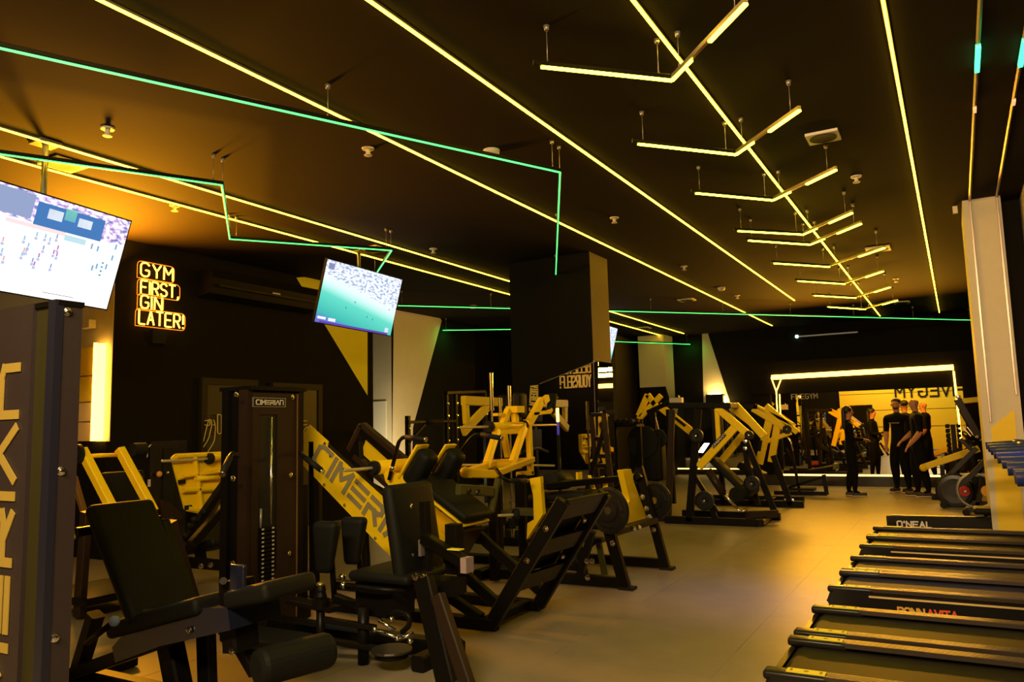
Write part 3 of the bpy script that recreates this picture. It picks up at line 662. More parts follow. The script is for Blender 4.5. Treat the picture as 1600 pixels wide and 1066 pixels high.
# ---------------------------------------------------------------- low rower beyond the treadmills
Yr = 10.2; N = NP(Yr)
t = thing('rowing_machine', 'low black rowing machine lettered O\'NEAL beyond the last treadmill', 'rowing machine', (-.6, Yr, 0))
a = N(1386, 814); b = N(1548, 817)
MB().beam(a, b, .13, .12).build('rail', TBODY, t)
MB().box(((a.x + b.x) / 2, Yr, a.z + .068), (b.x - a.x - .1, .05, .012)).build('rail_track', GRY, t)
MB().box((N(1462, 804).x, Yr, a.z + .070), (.16, .09, .010)).build('warning_label', STICK, t)
MB().prism([(a.x, Yr - .06, a.z), (a.x + .17, Yr - .06, a.z), (a.x + .13, Yr - .06, 0), (a.x + .03, Yr - .06, 0)], (0, .12, 0)).build('rear_leg', TBODY, t)
o = N(1403, 822); o.y = Yr - .061
lettering("O'NEAL", V(o.x, o.y, o.z), (1, 0, 0), (0, 0, 1), .062, .016, .003, fit=N(1455, 820).x - o.x).build('brand_lettering', WHT, t)
c = N(1553, 798)
MB().pad(c + V(.0, 0, 0), (.20, 0, .0), (0, .17, 0), (0, 0, .035), .03, 4).build('seat', VIN, t)
MB().box(c + V(.0, 0, -.06), (.2, .16, .07)).build('seat_carriage', RUB, t)
bolts(t, [c + V(-.05, -.085, -.05), c + V(.05, -.085, -.05)])
MB().prism([(b.x, Yr - .14, .02), (b.x + .42, Yr - .14, .02), (b.x + .42, Yr - .14, .46), (b.x + .25, Yr - .14, .40), (b.x + .1, Yr - .14, .36), (b.x, Yr - .14, .30)], (0, .28, 0)).build('flywheel_housing', TBODY, t)

# ---------------------------------------------------------------- hack squat (yellow panels, black footplate)
hn, hf = 4.73, 5.37; N = NP(hn); F = NP(hf); Hm = NP(5.05)
t = thing('hack_squat_machine', 'large yellow hack squat machine with lettered side panel and black ladder footplate', 'gym machine', (-3.6, 5.05, 0))
HS = t
for Q, nm in ((N, 'near'), (F, 'far')):
    p = [(770, 972), (881, 783)] if nm == 'near' else [(842, 945), (945, 770)]
    bm(t, 'footplate_beam', Q(*p[0]), Q(*p[1]), .10, .06)
lo, hi = N(770, 972), N(881, 783); lo2, hi2 = F(842, 945), F(945, 770); dirn = (hi - lo).normalized()
nrm = V(dirn.z, 0, -dirn.x)
for k, f_ in enumerate((.94, .63, .34)):
    a = lo.lerp(hi, f_) + nrm * .02; b = lo2.lerp(hi2, f_) + nrm * .02
    MB().beam(a, b, .17 if k == 0 else .15, .02, side=nrm).build('foot_slat', BLK, t)
a = lo.lerp(hi, .36) - nrm * .03; b = lo.lerp(hi, .97) - nrm * .03
MB().prism([a + V(0, .03, 0), b + V(0, .03, 0), b + V(0, .61, 0), a + V(0, .61, 0)], -nrm * .012).build('foot_plate', RUB, t)
bolts(t, [lo.lerp(hi, .78) + V(0, -.034, 0), lo.lerp(hi, .52) + V(0, -.034, 0), lo.lerp(hi, .80) + V(0, .50, 0) + nrm * .03, lo.lerp(hi, .48) + V(0, .5, 0) + nrm * .03], .018)
for Q, yy in ((N, hn), (F, hf)):
    x0 = lo.x + .03
    MB().beam((-5.0, yy, .045), (x0, yy, .045), .08, .07).build('base_beam', BLK, t)
MB().beam(N(752, 966), N(690, 925), .07, .06).build('brace', BLK, t)
MB().beam(F(845, 925), F(812, 890), .07, .06).build('brace', BLK, t)
MB().beam((-4.2, hn, .05), (-4.2, hf, .05), .07, .07, side=(0, 0, 1)).build('base_beam', BLK, t)
MB().beam((-3.0, hn, .05), (-3.0, hf, .05), .07, .07, side=(0, 0, 1)).build('base_beam', BLK, t)
MB().beam((-4.62, hn, .05), N(490, 690) , .07, .06).build('rear_post', BLK, t)
MB().beam((-4.62, hf, .05), F(560, 690), .07, .06).build('rear_post', BLK, t)
# rails
bm(t, 'guide_rail', N(487, 686) + V(0, .05, 0), N(778, 953) + V(0, .05, 0), .08, .05)
bm(t, 'guide_rail', F(562, 668), F(846, 925), .08, .05)
# yellow near side panel
poly = [(488, 664), (517, 690), (515, 698), (613, 786), (690, 858), (664, 915), (604, 859), (464, 713), (464, 700)]
pnl = MB().prism([N(*q) + V(0, -.03, 0) for q in poly], (0, .008, 0)).build('side_panel', YEL, t, 'bright yellow side panel with grey lettering')
o = N(487, 716) + V(0, -.031, 0)
u = (N(690, 905) - N(490, 703)); u.y = 0; u.normalize(); vv = V(-u.z, 0, u.x)
o = N(493, 720); o.y = hn - .031
lettering('CIMerIan', o, u, vv, .165, .038, .002, gap=1.6, fit=1.28).build('panel_lettering', LET, pnl)
bolts(pnl, [N(*q) + V(0, -.031, 0) for q in ((477, 690), (512, 693), (521, 713), (542, 733), (563, 754), (511, 757), (543, 789), (605, 784), (591, 840))], .012)
# far side: frame with yellow inner sheet
for a, b, m in (((567, 664), (700, 775), BRN), ((567, 664), (548, 704), BRN), ((556, 713), (612, 762), BRN)):
    bm(t, 'rail_frame', F(*a), F(*b), .05, .08, m)
MB().prism([F(*q) + V(0, .02, 0) for q in ((575, 672), (640, 728), (625, 765), (562, 708))], (0, .006, 0)).build('inner_sheet', YEL, t, 'yellow inner sheet of the far rail')
# carriage
X0 = N(567, 737).x
ca = P(578, 732, Y=4.70); cbp = V(ca.x, 5.42, ca.z)
cylp(t, 'carriage_tube', V(ca.x, 4.76, ca.z), V(ca.x, 5.34, ca.z), .055, YEL, 'thick yellow cross tube')
horn(t, V(ca.x, 4.74, ca.z), V(ca.x, 4.40, ca.z)); horn(t, V(ca.x, 5.40, ca.z), V(ca.x, 5.80, ca.z))
c = P(615, 745, Y=4.95)
MB().prism([P(*q, Y=4.84) for q in ((598, 735), (628, 742), (640, 768), (617, 772), (602, 752))], (0, .03, 0)).build('carriage_bracket', YEL, t)
MB().prism([P(*q, Y=4.84) for q in ((556, 741), (600, 765), (610, 777), (592, 779), (556, 750))], (0, .02, 0)).build('roller_bracket', BLK, t)
bm(t, 'carriage_bar', P(618, 765, Y=5.05), P(712, 842, Y=5.05), .06, .30, YEL)
for (cx_, cy_), yy in (((651, 729), 4.90), ((695, 727), 5.22)):
    c = P(cx_ + 6, cy_ + 2, Y=yy); up_ = vv
    MB().pad(c, u * .075, V(0, .085, 0), up_ * .155, .05, 4).build('shoulder_pad', VIN, t)
    MB().pad(c - u * .085, u * .010, V(0, .08, 0), up_ * .16, .008, 2).build('pad_backing', YEL, t, 'yellow steel plate behind the pad')
# back pad
near0 = P(674, 766, Y=4.86); near1 = P(716, 828, Y=4.86)
ax = u
c = (P(676, 772, Y=4.86) + P(716, 828, Y=4.86)) / 2 + V(0, .19, 0)
dn = (near1 - near0); dn.y = 0
bp0 = P(662, 748, Y=5.05); bp1 = P(747, 815, Y=5.05)
dd = (bp1 - bp0).normalized(); nn = V(-dd.z, 0, dd.x)
MB().pad((bp0 + bp1) / 2 + nn * .03, (bp1 - bp0) / 2, V(0, .20, 0), nn * .038, .034, 4).build('back_pad', VIN, t)
MB().pad((bp0 + bp1) / 2 - nn * .022, (bp1 - bp0) / 2, V(0, .19, 0), nn * .010, .008, 2).build('pad_backing', YEL, t, 'yellow steel plate under the back pad')
bm(t, 'carriage_foot', P(740, 826, Y=5.05), P(712, 875, Y=5.05), .03, .26, BRN)
# handles
def handle(par, pts, end=None):
    MB().tube(pts, .016, 12, rad=.07).build('handle_bar', BLK, par)
    g0 = pts[-2].lerp(pts[-1], .25); MB().cyl(g0, pts[-1], .021, n=14).build('rubber_grip', RUB, par)
    d = (pts[-1] - pts[-2]).normalized(); MB().cyl(pts[-1], pts[-1] + d * .012, .020, n=14).build('grip_end', CHR, par)
handle(t, [P(608, 750, Y=4.80), P(625, 682, Y=4.80), P(664, 687, Y=4.80)])
handle(t, [P(715, 712, Y=5.32), P(742, 677, Y=5.32), P(783, 685, Y=5.32)])
MB().cyl(P(612, 736, Y=4.80), P(614, 728, Y=4.80), .022, n=12).build('handle_collar', CHR, t)

# ---------------------------------------------------------------- tower and hip abductor seat
xt = -4.40
t = thing('weight_stack_machine', 'seated hip abductor machine, tall brown weight tower joined to a black seat', 'gym machine', (-3.9, 4.05, 0))
y0, y1 = 3.86, 4.36; zt_ = 1.73
tw = MB().box((xt - .14, (y0+y1)/2, zt_ / 2 + .02), (.26, y1 - y0 - .02, zt_ - .06)).build('weight_tower', BLK, t)
# front cover with slot: built of four pieces around it
sy0, sy1 = P(404, 700, X=xt).y, P(433, 700, X=xt).y; sz1 = P(418, 648, X=xt).z; sz0 = .42
def fc(name, a0, a1, z0, z1, m, x=xt, th=.012): return MB().box((x, (a0+a1)/2, (z0+z1)/2), (th, a1-a0, z1-z0)).build(name, m, t)
fc('front_cover', y0 + .02, sy0, .05, zt_ - .02, BRN); fc('front_cover', sy1, y1 - .06, .05, zt_ - .02, BRN); fc('front_cover', sy0, sy1, sz1, zt_ - .02, BRN); fc('front_cover', sy0, sy1, .05, sz0, BRN)
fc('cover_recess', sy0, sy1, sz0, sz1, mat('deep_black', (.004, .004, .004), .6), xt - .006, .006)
fc('corner_post', y1 - .05, y1, .0, zt_, BLK, xt - .01, .06); fc('edge_strip', y1 - .062, y1 - .035, .05, zt_ - .02, mat('copper_strip', (.20, .10, .03), .35, .2), xt + .012, .006)
MB().box((xt - .05, y0, zt_/2), (.09, .05, zt_)).build('corner_post', BRN, t)
MB().box((xt - .24, y0, zt_/2), (.07, .05, zt_)).build('corner_post', BLK, t)
MB().box((xt - .14, (y0 + y1)/2, zt_ + .012), (.34, y1 - y0 + .04, .03)).build('top_cap', BLK, t)
# nameplate
npl = MB().box((xt + .009, (P(393, 630, X=xt).y + P(445, 630, X=xt).y)/2, P(419, 629, X=xt).z), (.006, P(445, 630, X=xt).y - P(393, 630, X=xt).y, .070)).build('nameplate', GRY, t)
ply = P(395, 630, X=xt).y; pl2 = P(443, 630, X=xt).y; pz = P(419, 629, X=xt).z
MB().box((xt + .0125, (ply + pl2)/2, pz), (.003, pl2 - ply, .056)).build('nameplate_field', RUB, npl)
lettering('CIMerIan', V(xt + .014, ply + .018, pz - .016), (0, 1, 0), (0, 0, 1), .032, .007, .0015, fit=pl2 - ply - .036).build('nameplate_lettering', PLASTIC, npl)
bolts(t, [P(369, 617, X=xt + .01), P(457, 621, X=xt + .025), P(364, 748, X=xt + .01), P(454, 742, X=xt + .03), P(452, 865, X=xt + .03), P(363, 881, X=xt + .01)], .015, (1, 0, 0))
# rod and weight stack
cylp(t, 'guide_rod', V(xt - .03 + .03, P(424, 700, X=xt).y, .45), V(xt, P(424, 700, X=xt).y, sz1 - .02), .008, CHR)
cylp(t, 'selector_rod', V(xt + .004, P(407, 800, X=xt).y, P(407, 830, X=xt).z), V(xt + .004, P(407, 800, X=xt).y, P(407, 795, X=xt).z), .009, GRY)
ya, yb = P(404, 850, X=xt).y, P(424, 850, X=xt).y
for k in range(13):
    z = P(414, 826 + k * 6.6, X=xt).z
    p_ = MB().box((xt + .004, (ya+yb)/2, z), (.05, yb - ya, .021)).build('stack_weight', BLK, t)
    for y_ in (ya + .012, yb - .012): MB().box((xt + .031, y_, z), (.004, .018, .010)).build('number_label', PLASTIC, p_)
handle(t, [P(372, 712, X=-4.30), P(362, 708, X=-4.15), P(348, 740, X=-4.05)])
handle(t, [V(xt, 4.36, P(452, 709, X=xt).z), P(470, 710, X=-4.15), P(502, 735, X=-4.0)])
MB().box(P(470, 840, Y=4.42) + V(0, 0, -.15), (.07, .08, 1.1)).build('rear_post', BLK, t)
# low frame joining the seat
sc = 4.05
MB().beam((-4.35, sc, .06), (-2.75, sc, .06), .10, .12).build('base_beam', BLK, t)
MB().beam((-4.45, sc - .35, .05), (-4.45, sc + .42, .05), .09, .09, side=(0, 0, 1)).build('base_beam', BLK, t)
MB().beam((-2.85, sc - .30, .05), (-2.85, sc + .12, .05), .09, .09, side=(0, 0, 1)).build('base_beam', BLK, t)
# seat
s0 = P(545, 893, Z=.52); 
scn = V(-3.18, sc - .05, .505)
MB().pad(scn, (.24, 0, 0), (0, .22, 0), (0, 0, .032), .03, 4).build('seat_pad', VIN, t)
MB().box(scn + V(0, 0, -.05), (.36, .30, .03)).build('seat_plate', BLK, t)
MB().tube([scn + V(-.22, -.26, -.05), scn + V(.02, -.27, -.05), scn + V(.20, -.2, -.06)], .015, 10, rad=.05).build('side_handle', BLK, t)
MB().sphere(scn + V(-.23, -.26, -.05), .024).build('handle_end', CHR, t); MB().sphere(P(535, 902, Y=3.85), .024).build('handle_end', CHR, t)
# back pad
c = P(646, 828, Y=sc - .02); 
MB().pad(c, V(.045, 0, .012), (0, .23, 0), V(-.05, 0, .295), .045, 5).build('back_pad', VIN, t)
MB().beam(c + V(.09, .0, .18), c + V(.11, 0, -.30), .05, .06).build('back_post', BLK, t)
MB().box(c + V(.10, -.04, -.10), (.02, .06, .10)).build('adjuster_plate', GRY, t)
bolts(t, [c + V(.062, -.1, .16), c + V(.062, -.1, -.14)], .014, (1, 0, 0))
# rear frame: post, arm and A-leg
rx = -2.78
MB().beam((rx, sc, .52), (rx, sc, .82), .09, .09).build('rear_post', BLK, t)
MB().beam(P(664, 842, Y=3.98), P(727, 880, Y=3.82), .07, .07).build('rear_arm', BLK, t)
e = P(729, 882, Y=3.82); MB().box(e + V(.01, -.01, 0), (.04, .08, .085)).build('arm_end_cap', mat('lilac_cap', (.35, .26, .28), .4), t)
MB().box(P(712, 868, Y=3.86) + V(0, 0, .035), (.09, .05, .006)).build('arm_label', STICK, t)
MB().box(P(690, 915, Y=3.95), (.26, .16, .09)).build('rear_block', BLK, t)
MB().beam(P(684, 930, Y=3.62), V(P(735, 1085, Y=3.55).x, 3.55, .02), .075, .06, side=(0, 1, 0)).build('rear_leg', BRN, t, 'brown steel rear leg')
MB().beam(P(662, 905, Y=3.72), V(P(700, 1080, Y=3.62).x, 3.62, .02), .12, .07, side=(0, 1, 0)).build('rear_leg', BLK, t)
bolts(t, [P(649, 901, Y=3.80), P(662, 902, Y=3.80)], .02)
# front pillar and leg levers with knee pads
MB().cyl(P(568, 1040, Y=3.75), P(568, 948, Y=3.75), .035, n=16).build('front_pillar', BLK, t)
MB().box(V(-3.25, sc - .1, .36), (.30, .22, .20)).build('gear_box', BLK, t)
for (px_, py_), yy, w_, hh in (((509, 855), 3.80, .075, .165), ((552, 845), 4.10, .06, .16)):
    c = P(px_, py_, Y=yy)
    MB().pad(c, V(.095, .02, 0), V(-.01, .048, 0), V(.012, 0, hh), .04, 5, tp=.55).build('knee_pad', VIN, t)
    MB().cyl(c + V(0, .05, -.02), c + V(.0, .08, -.34), .018, n=10).build('pad_stem', BLK, t)
    MB().beam(c + V(0, .08, -.33), V(-3.35, sc, .22), .05, .05).build('lever_arm', BLK, t)
c = P(501, 925, Y=3.6)
MB().lathe(c - V(0, 0, .10), (0, 0, 1), [(0, .05), (.06, .05), (.062, .035), (.075, .038), (.10, .03), (.11, .034), (.12, .032), (.15, .022), (.155, .01)], 18).build('weight_knob', BLK, t)
MB().sphere(c + V(0, 0, .045), .028, sc=(1, 1, .6)).build('knob_top', mat('brass', (.55, .42, .12), .3, .9), t)
for dz, l_ in ((-.16, .30), (-.28, .34)):
    MB().beam(c + V(-.02, .0, dz), c + V(l_, .16, dz - .06), .05, .03, side=(0, 0, 1)).build('link_arm', BLK, t)
MB().cyl(c + V(0, 0, -.42), c + V(0, 0, -.08), .026, n=12).build('pivot_post', BLK, t)
MB().beam(c + V(-.35, .1, -.10), c + V(.10, .02, -.10), .10, .03, side=(0, 0, 1)).build('link_arm', BLK, t)
# chrome cam and linkage below the seat
k0 = P(612, 1018, Y=3.7)
MB().lathe(k0, (0, 0, 1), [(0, .12), (.008, .125), (.016, .12)], 28).build('cam_plate', mat('dark_steel', (.06, .05, .04), .3, .6), t)
MB().lathe(k0 - V(0, 0, .03), (0, 0, 1), [(0, .10), (.02, .10)], 28).build('cam_plate', BLK, t)
for i, (a_, b_) in enumerate((((585, 985), (628, 998)), ((592, 970), (618, 985)), ((622, 1000), (646, 990)))):
    cylp(t, 'linkage_rod', P(*a_, Y=3.68), P(*b_, Y=3.72), .012, CHR)
for q in ((586, 984), (621, 998), (641, 1002), (612, 968)): MB().sphere(P(*q, Y=3.68), .018).build('linkage_joint', CHR, t)
MB().tube([P(606, 962, Y=3.72), P(622, 955, Y=3.72), P(640, 962, Y=3.72), P(640, 978, Y=3.72), P(628, 988, Y=3.72)], .016, 10, rad=.03).build('hook', BLK, t)
MB().box(P(430, 1000, Y=3.75) + V(0, 0, .0), (.62, .30, .05)).build('foot_step', RUB, t)
MB().box(P(430, 1020, Y=3.75), (.52, .22, .14)).build('step_box', BLK, t)

# ---------------------------------------------------------------- leg extension bench and its dark shroud at the left edge
t = thing('leg_extension_machine', 'black leg extension machine at the left edge with tall lettered shroud and leaning back pad', 'gym machine', (-3.6, 2.6, 0))
Ys = 1.65; S = NP(Ys)
SHR = mat('shroud_panel', (.040, .028, .030), .42, .1, noise=.15, nscale=60, bump=.05)
OLV = mat('olive_stripe', (.030, .026, .006), .5)
xr_, zt_ = -3.02, 1.94
def sl(name, px0, px1, dy, m, th=.01):
    x0_, x1_ = S(px0, 620).x, S(px1, 620).x
    return MB().box(((x0_ + x1_)/2, Ys + dy, zt_/2 + .0), (abs(x1_ - x0_), th, zt_)).build(name, m, t)
sh = sl('shroud', -120, 50, 0, SHR, .02); sl('shroud_stripe', 50, 76, .012, OLV); sl('corner_post', 76, 88, .0, mat('blue_black_post', (.015, .015, .03), .35), .03)
xe = S(86, 620).x
MB().box((xe - .01, Ys + .050, zt_/2), (.03, .080, zt_)).build('front_post', SHR, t)
MB().box((xe - .30, Ys + .045, zt_ - .01), (.62, .10, .02)).build('top_cap', BLK, t)
MB().box((xe - .56, Ys + .085, zt_/2 - .02), (1.1, .01, zt_ - .06)).build('rear_sheet', BLK, t)
y_ = Ys - .012
o = V(S(36, 1110).x, y_, S(10, 1110).z)
zs_top = S(8, 577).z
zb = S(8, 1240).z
lettering('CIMerIan', V(S(33, 620).x, y_, zb), (0, 0, 1), (-1, 0, 0), S(33, 620).x - S(8, 620).x, .036, .002, gap=1.4, fit=zs_top - zb).build('shroud_lettering', mat('tarnished_yellow', (.42, .30, .06), .45), sh)
bolts(t, [V(xe + .007, Ys + .03, S(88, 487).z), V(xe + .007, Ys + .03, S(72, 737).z), V(xe + .007, Ys + .03, S(56, 997).z)], .013, (1, -.4, 0))
Ym = 2.75; Q = NP(Ym)
# back pad
c = Q(220, 873); up_ = (Q(190, 783) - Q(262, 962)); h_ = up_.length / 2; up_.normalize(); nn = V(up_.z, 0, -up_.x)
MB().pad(c, nn * .042, V(0, .20, 0), up_ * h_, .04, 5).build('back_pad', VIN, t)
MB().beam(c - nn * .07 + up_ * .25, c - nn * .07 - up_ * .42, .06, .08).build('back_post', BLK, t)
MB().beam(P(258, 815, Y=2.98), P(300, 935, Y=2.98), .03, .05).build('back_frame', BLK, t)
MB().beam(P(120, 832, Y=2.6), P(250, 812, Y=3.05), .05, .05, side=(0, 0, 1)).build('back_crossbar', BLK, t)
# seat pads, rising towards the knees
def segpad(name, a, b, hw_, th, yy=Ym):
    a, b = P(*a, Y=yy), P(*b, Y=yy); d = (b - a); n_ = V(-d.z, 0, d.x).normalized()
    return MB().pad((a + b)/2 - n_ * th, d/2, V(0, hw_, 0), n_ * th, .03, 4).build(name, VIN, t)
segpad('seat_pad', (212, 962), (352, 922), .19, .045); segpad('thigh_pad', (388, 915), (455, 900), .17, .045)
MB().prism([P(*q, Y=Ym - .16) for q in ((175, 1012), (225, 952), (355, 950), (360, 985), (250, 1010), (180, 1036))], (0, .32, 0)).build('seat_frame', mat('blue_black_gloss', (.010, .012, .03), .25, coat=.4), t)
# thigh roller bracket
MB().beam(P(370, 905, Y=Ym - .02), P(377, 1015, Y=Ym - .02), .10, .16).build('knee_bracket', BLK, t)
MB().pad(P(372, 912, Y=Ym - .12), V(.05, 0, .0), V(0, .012, 0), V(.0, 0, .09), .01, 3).build('adjuster_cover', mat('blue_black_gloss', (.01, .012, .03)), t)
MB().cyl(P(349, 908, Y=Ym - .14), P(349, 908, Y=Ym + .1), .018, n=12).build('pivot_pin', CHR, t)
bolts(t, [P(362, 1018, Y=Ym - .11), P(295, 985, Y=Ym - .17)], .014)
# rollers
MB().lathe(P(400, 1045, Y=Ym - .20), (.25, 1, 0), [(0, .055), (.01, .078), (.03, .085), (.36, .085), (.38, .078), (.39, .055)], 26).build('ankle_roller', VIN, t)
MB().beam(P(377, 1012, Y=Ym), P(400, 1052, Y=Ym + .05), .06, .06).build('roller_arm', BLK, t)
# frame
MB().beam(P(100, 1058, Y=Ym - .1), P(330, 975, Y=Ym - .1), .07, .07).build('main_beam', BLK, t)
MB().beam(P(265, 1000, Y=Ym), V(P(285, 1100, Y=Ym).x, Ym, .02), .12, .10).build('front_post', BLK, t)
MB().beam(P(322, 990, Y=Ym + .1), V(P(325, 1100, Y=Ym + .1).x, Ym + .1, .02), .10, .06).build('front_post', BLK, t)
MB().beam(V(-4.6, Ym, .05), V(-2.8, Ym, .05), .09, .09).build('base_beam', BLK, t)
MB().beam(V(-2.85, Ym - .35, .05), V(-2.85, Ym + .35, .05), .09, .09, side=(0, 0, 1)).build('base_beam', BLK, t)
MB().beam(V(-4.55, Ym - .35, .05), V(-4.55, Ym + .35, .05), .09, .09, side=(0, 0, 1)).build('base_beam', BLK, t)
MB().tube([P(135, 1005, Y=Ym - .3), P(178, 972, Y=Ym - .3)], .016, 10).build('range_lever', BLK, t)
MB().sphere(P(179, 971, Y=Ym - .3), .027).build('lever_knob', mat('blue_knob', (.25, .35, .85), .35), t)
MB().beam(V(-4.55, Ym, .05), P(150, 960, Y=Ym), .08, .08).build('rear_post', BLK, t)
MB().beam((-3.7, 1.75, .08), (-3.7, Ym, .08), .09, .09, side=(0, 0, 1)).build('base_beam', BLK, t)

# ---------------------------------------------------------------- shoulder press with yellow lever arms (far left)
Y1, Y2 = 3.9, 4.25; 
t = thing('lever_press_machine', 'machine with two parallel yellow lever arms under the large television', 'gym machine', (-6.5, 4.2, 0))
Xa = -6.4; A = XP(Xa)
for a, b in (((128, 703), (178, 800)), ((187, 702), (240, 800))):
    p0, p1 = A(*a), A(*b); p1 = P(*b, X=Xa + .35)
    MB().beam(p0, p1, .075, .07).build('lever_arm', YEL, t, 'yellow box-section lever arm')
cylp(t, 'cross_tube', A(134, 713), A(186, 711), .018, YEL)
MB().lathe(A(122, 710) + V(0, -.02, 0), (0, 1, 0), [(0, .04), (.0, .085), (.03, .085), (.03, .04)], 20).build('pivot_disc', RUB, t)
MB().lathe(A(207, 703), (0, 1, 0), [(0, .04), (.0, .06), (.12, .06), (.12, .04)], 20).build('pivot_disc', RUB, t)
MB().tube([A(200, 726), A(220, 742), A(226, 760)], .008, 8, rad=.05).build('cable', GRY, t)
MB().beam(P(115, 745, X=-6.2), P(132, 803, X=-6.2), .05, .04, side=(0, 1, 0)).build('side_strut', mat('copper_strip', (.2, .1, .03)), t)
MB().beam(P(135, 800, X=-6.0), V(-6.1, P(125, 930, X=-6.1).y, .02), .09, .06).build('front_leg', BRN, t)
MB().beam(P(150, 815, X=-6.1), V(-6.3, 4.35, .02), .07, .06).build('front_leg', BLK, t)
MB().beam(P(266, 815, X=-5.8), P(302, 935, X=-5.8), .10, .07, side=(0, 1, 0)).build('rear_leg', BRN, t)
MB().beam(P(120, 830, X=-6.0), P(270, 815, X=-6.0), .06, .06, side=(0, 0, 1)).build('cross_beam', BLK, t)
MB().prism([P(*q, X=-6.2) for q in ((246, 780), (262, 785), (283, 806), (280, 812), (248, 812))], (.04, 0, 0)).build('gusset', BRN, t)
MB().pad(P(190, 790, X=-6.5), (.04, 0, 0), (0, .2, 0), (0, 0, .30), .03, 3).build('back_pad', VIN, t)
MB().box(P(150, 925, X=-6.3), (.7, .6, .06)).build('base_plate', BLK, t)
MB().beam(V(-7.1, 4.6, .05), V(-5.9, 4.2, .05), .08, .08).build('base_beam', BLK, t)
bolts(t, [P(143, 940, X=-6.0), P(163, 935, X=-6.0), P(215, 747, X=-6.35)], .02, (1, -.5, 0))
MB().sphere(P(110, 838, X=-6.1), .045).build('yellow_knob', mat('lime_knob', (.6, .7, .05), .4), t)
# cable tower behind it
t = thing('cable_tower', 'dark cable tower against the black wall left of the yellow carriage', 'gym machine', (-8.0, 6.1, 0))
a = P(231, 690, X=-8.0); b = P(288, 690, X=-8.0)
MB().box((-8.1, (a.y + b.y)/2, .68), (.30, b.y - a.y, 1.36)).build('shroud', mat('shroud_gloss', (.014, .012, .012), .2, coat=.4), t)
MB().box((-7.94, (a.y + b.y)/2, .68), (.02, .16, 1.2)).build('recess', RUB, t)
MB().tube([P(230, 715, X=-7.92), P(231, 700, X=-7.92), P(236, 695, X=-7.92)], .008, 6).build('cable', PLASTIC, t)
MB().box(P(233, 755, X=-7.93), (.01, .03, .08)).build('label', PLASTIC, t)
MB().sphere(P(249, 741, X=-7.9), .035).build('orange_knob', mat('orange_knob', (.8, .35, .08), .4), t)
MB().sphere(P(262, 739, X=-7.9), .02).build('green_light', CHR, t)
# ---------------------------------------------------------------- leg press with yellow carriage (left, in front of the doors)
X2 = -6.6; A = XP(X2)
t = thing('leg_press_machine', 'leg press with yellow ribbed carriage and long bare weight horn, left of the brown tower', 'gym machine', (-6.4, 5.3, 0))
MB().prism([A(*q) for q in ((268, 716), (274, 710), (352, 706), (350, 757), (311, 803), (289, 796))], (-.02, 0, 0)).build('carriage_plate', YEL, t)
for a, b, r in (((272, 713), (352, 709), .03), ((282, 745), (350, 735), .02), ((283, 766), (345, 763), .035), ((290, 795), (312, 800), .03), ((300, 712), (312, 800), .025), ((350, 709), (350, 757), .02)):
    MB().beam(A(*a) + V(.03, 0, 0), A(*b) + V(.03, 0, 0), r * 1.6, .06, side=(1, 0, 0), ch=.3).build('carriage_rib', YEL, t)
MB().cyl(A(300, 748) + V(.05, 0, 0), A(344, 746) + V(.05, 0, 0), .025, n=12).build('carriage_tube', mat('yellow_paint', (.86, .58, .02)), t)
cylp(t, 'horn_sleeve', A(322, 716) + V(.06, 0, 0), A(345, 713) + V(.06, 0, 0), .035, YEL)
horn(t, A(320, 717) + V(.06, 0, 0), A(246, 721) + V(.06, 0, 0))
for q in ((282, 753), (292, 793)): MB().box(A(*q) + V(.02, 0, 0), (.04, .07, .04), .4).build('rubber_stop', RUB, t)
MB().beam(P(352, 755, X=-6.4), P(287, 848, X=-6.4), .08, .07, side=(1, 0, 0)).build('guide_rail', BLK, t)
MB().beam(P(375, 765, X=-6.0), P(300, 850, X=-6.0), .08, .07, side=(1, 0, 0)).build('guide_rail', BLK, t)
for q in ((296, 822), (303, 812), (318, 800), (290, 838)): MB().sphere(P(*q, X=-6.34), .03).build('roller', RUB, t)
MB().beam(P(285, 878, X=-6.1), P(352, 884, X=-6.1), .10, .08, side=(1, 0, 0)).build('base_beam', BLK, t)
MB().beam(P(310, 846, X=-6.2), P(316, 884, X=-6.2), .08, .08).build('post', BLK, t)
MB().pad(P(335, 850, X=-6.2), (.22, 0, .06), (0, .2, 0), (-.01, 0, .04), .03, 3).build('back_pad', VIN, t)
bolts(t, [P(314, 885, X=-6.05), P(329, 883, X=-6.05), P(305, 851, X=-6.3), P(343, 795, X=-6.3)], .02, (1, -.4, 0))
# ---------------------------------------------------------------- standing calf / press machine, yellow open frame
X3 = -4.1; A = XP(X3)
def yb(par, name, a, b, w=.07, h=.06, X=X3, X2=None, m=YEL):
    return MB().beam(P(*a, X=X), P(*b, X=X if X2 is None else X2), w, h, side=(1, 0, 0)).build(name, m, par)
t = thing('standing_press_machine', 'tall yellow open-framed press machine with bare chrome horns on both sides', 'gym machine', (-4.3, 7.1, 0))
cylp(t, 'upper_tube', A(766, 667), A(816, 665), .042, YEL)
horn(t, A(764, 667), A(719, 668)); horn(t, A(819, 665), A(869, 664))
horn(t, A(757, 727), A(718, 727)); horn(t, A(815, 727), A(866, 728))
cylp(t, 'lower_tube', A(757, 728), A(815, 727), .042, YEL)
yb(t, 'frame_leg', (794, 641), (785, 664)); yb(t, 'frame_leg', (777, 672), (760, 726), X2=-3.95); yb(t, 'frame_leg', (822, 660), (800, 724), .075, X2=-3.95)
yb(t, 'centre_post', (804, 640), (806, 672), .075); MB().box(A(805, 640), (.14, .16, .07)).build('post_head', YEL, t)
yb(t, 'cross_bar', (776, 676), (812, 674), .05)
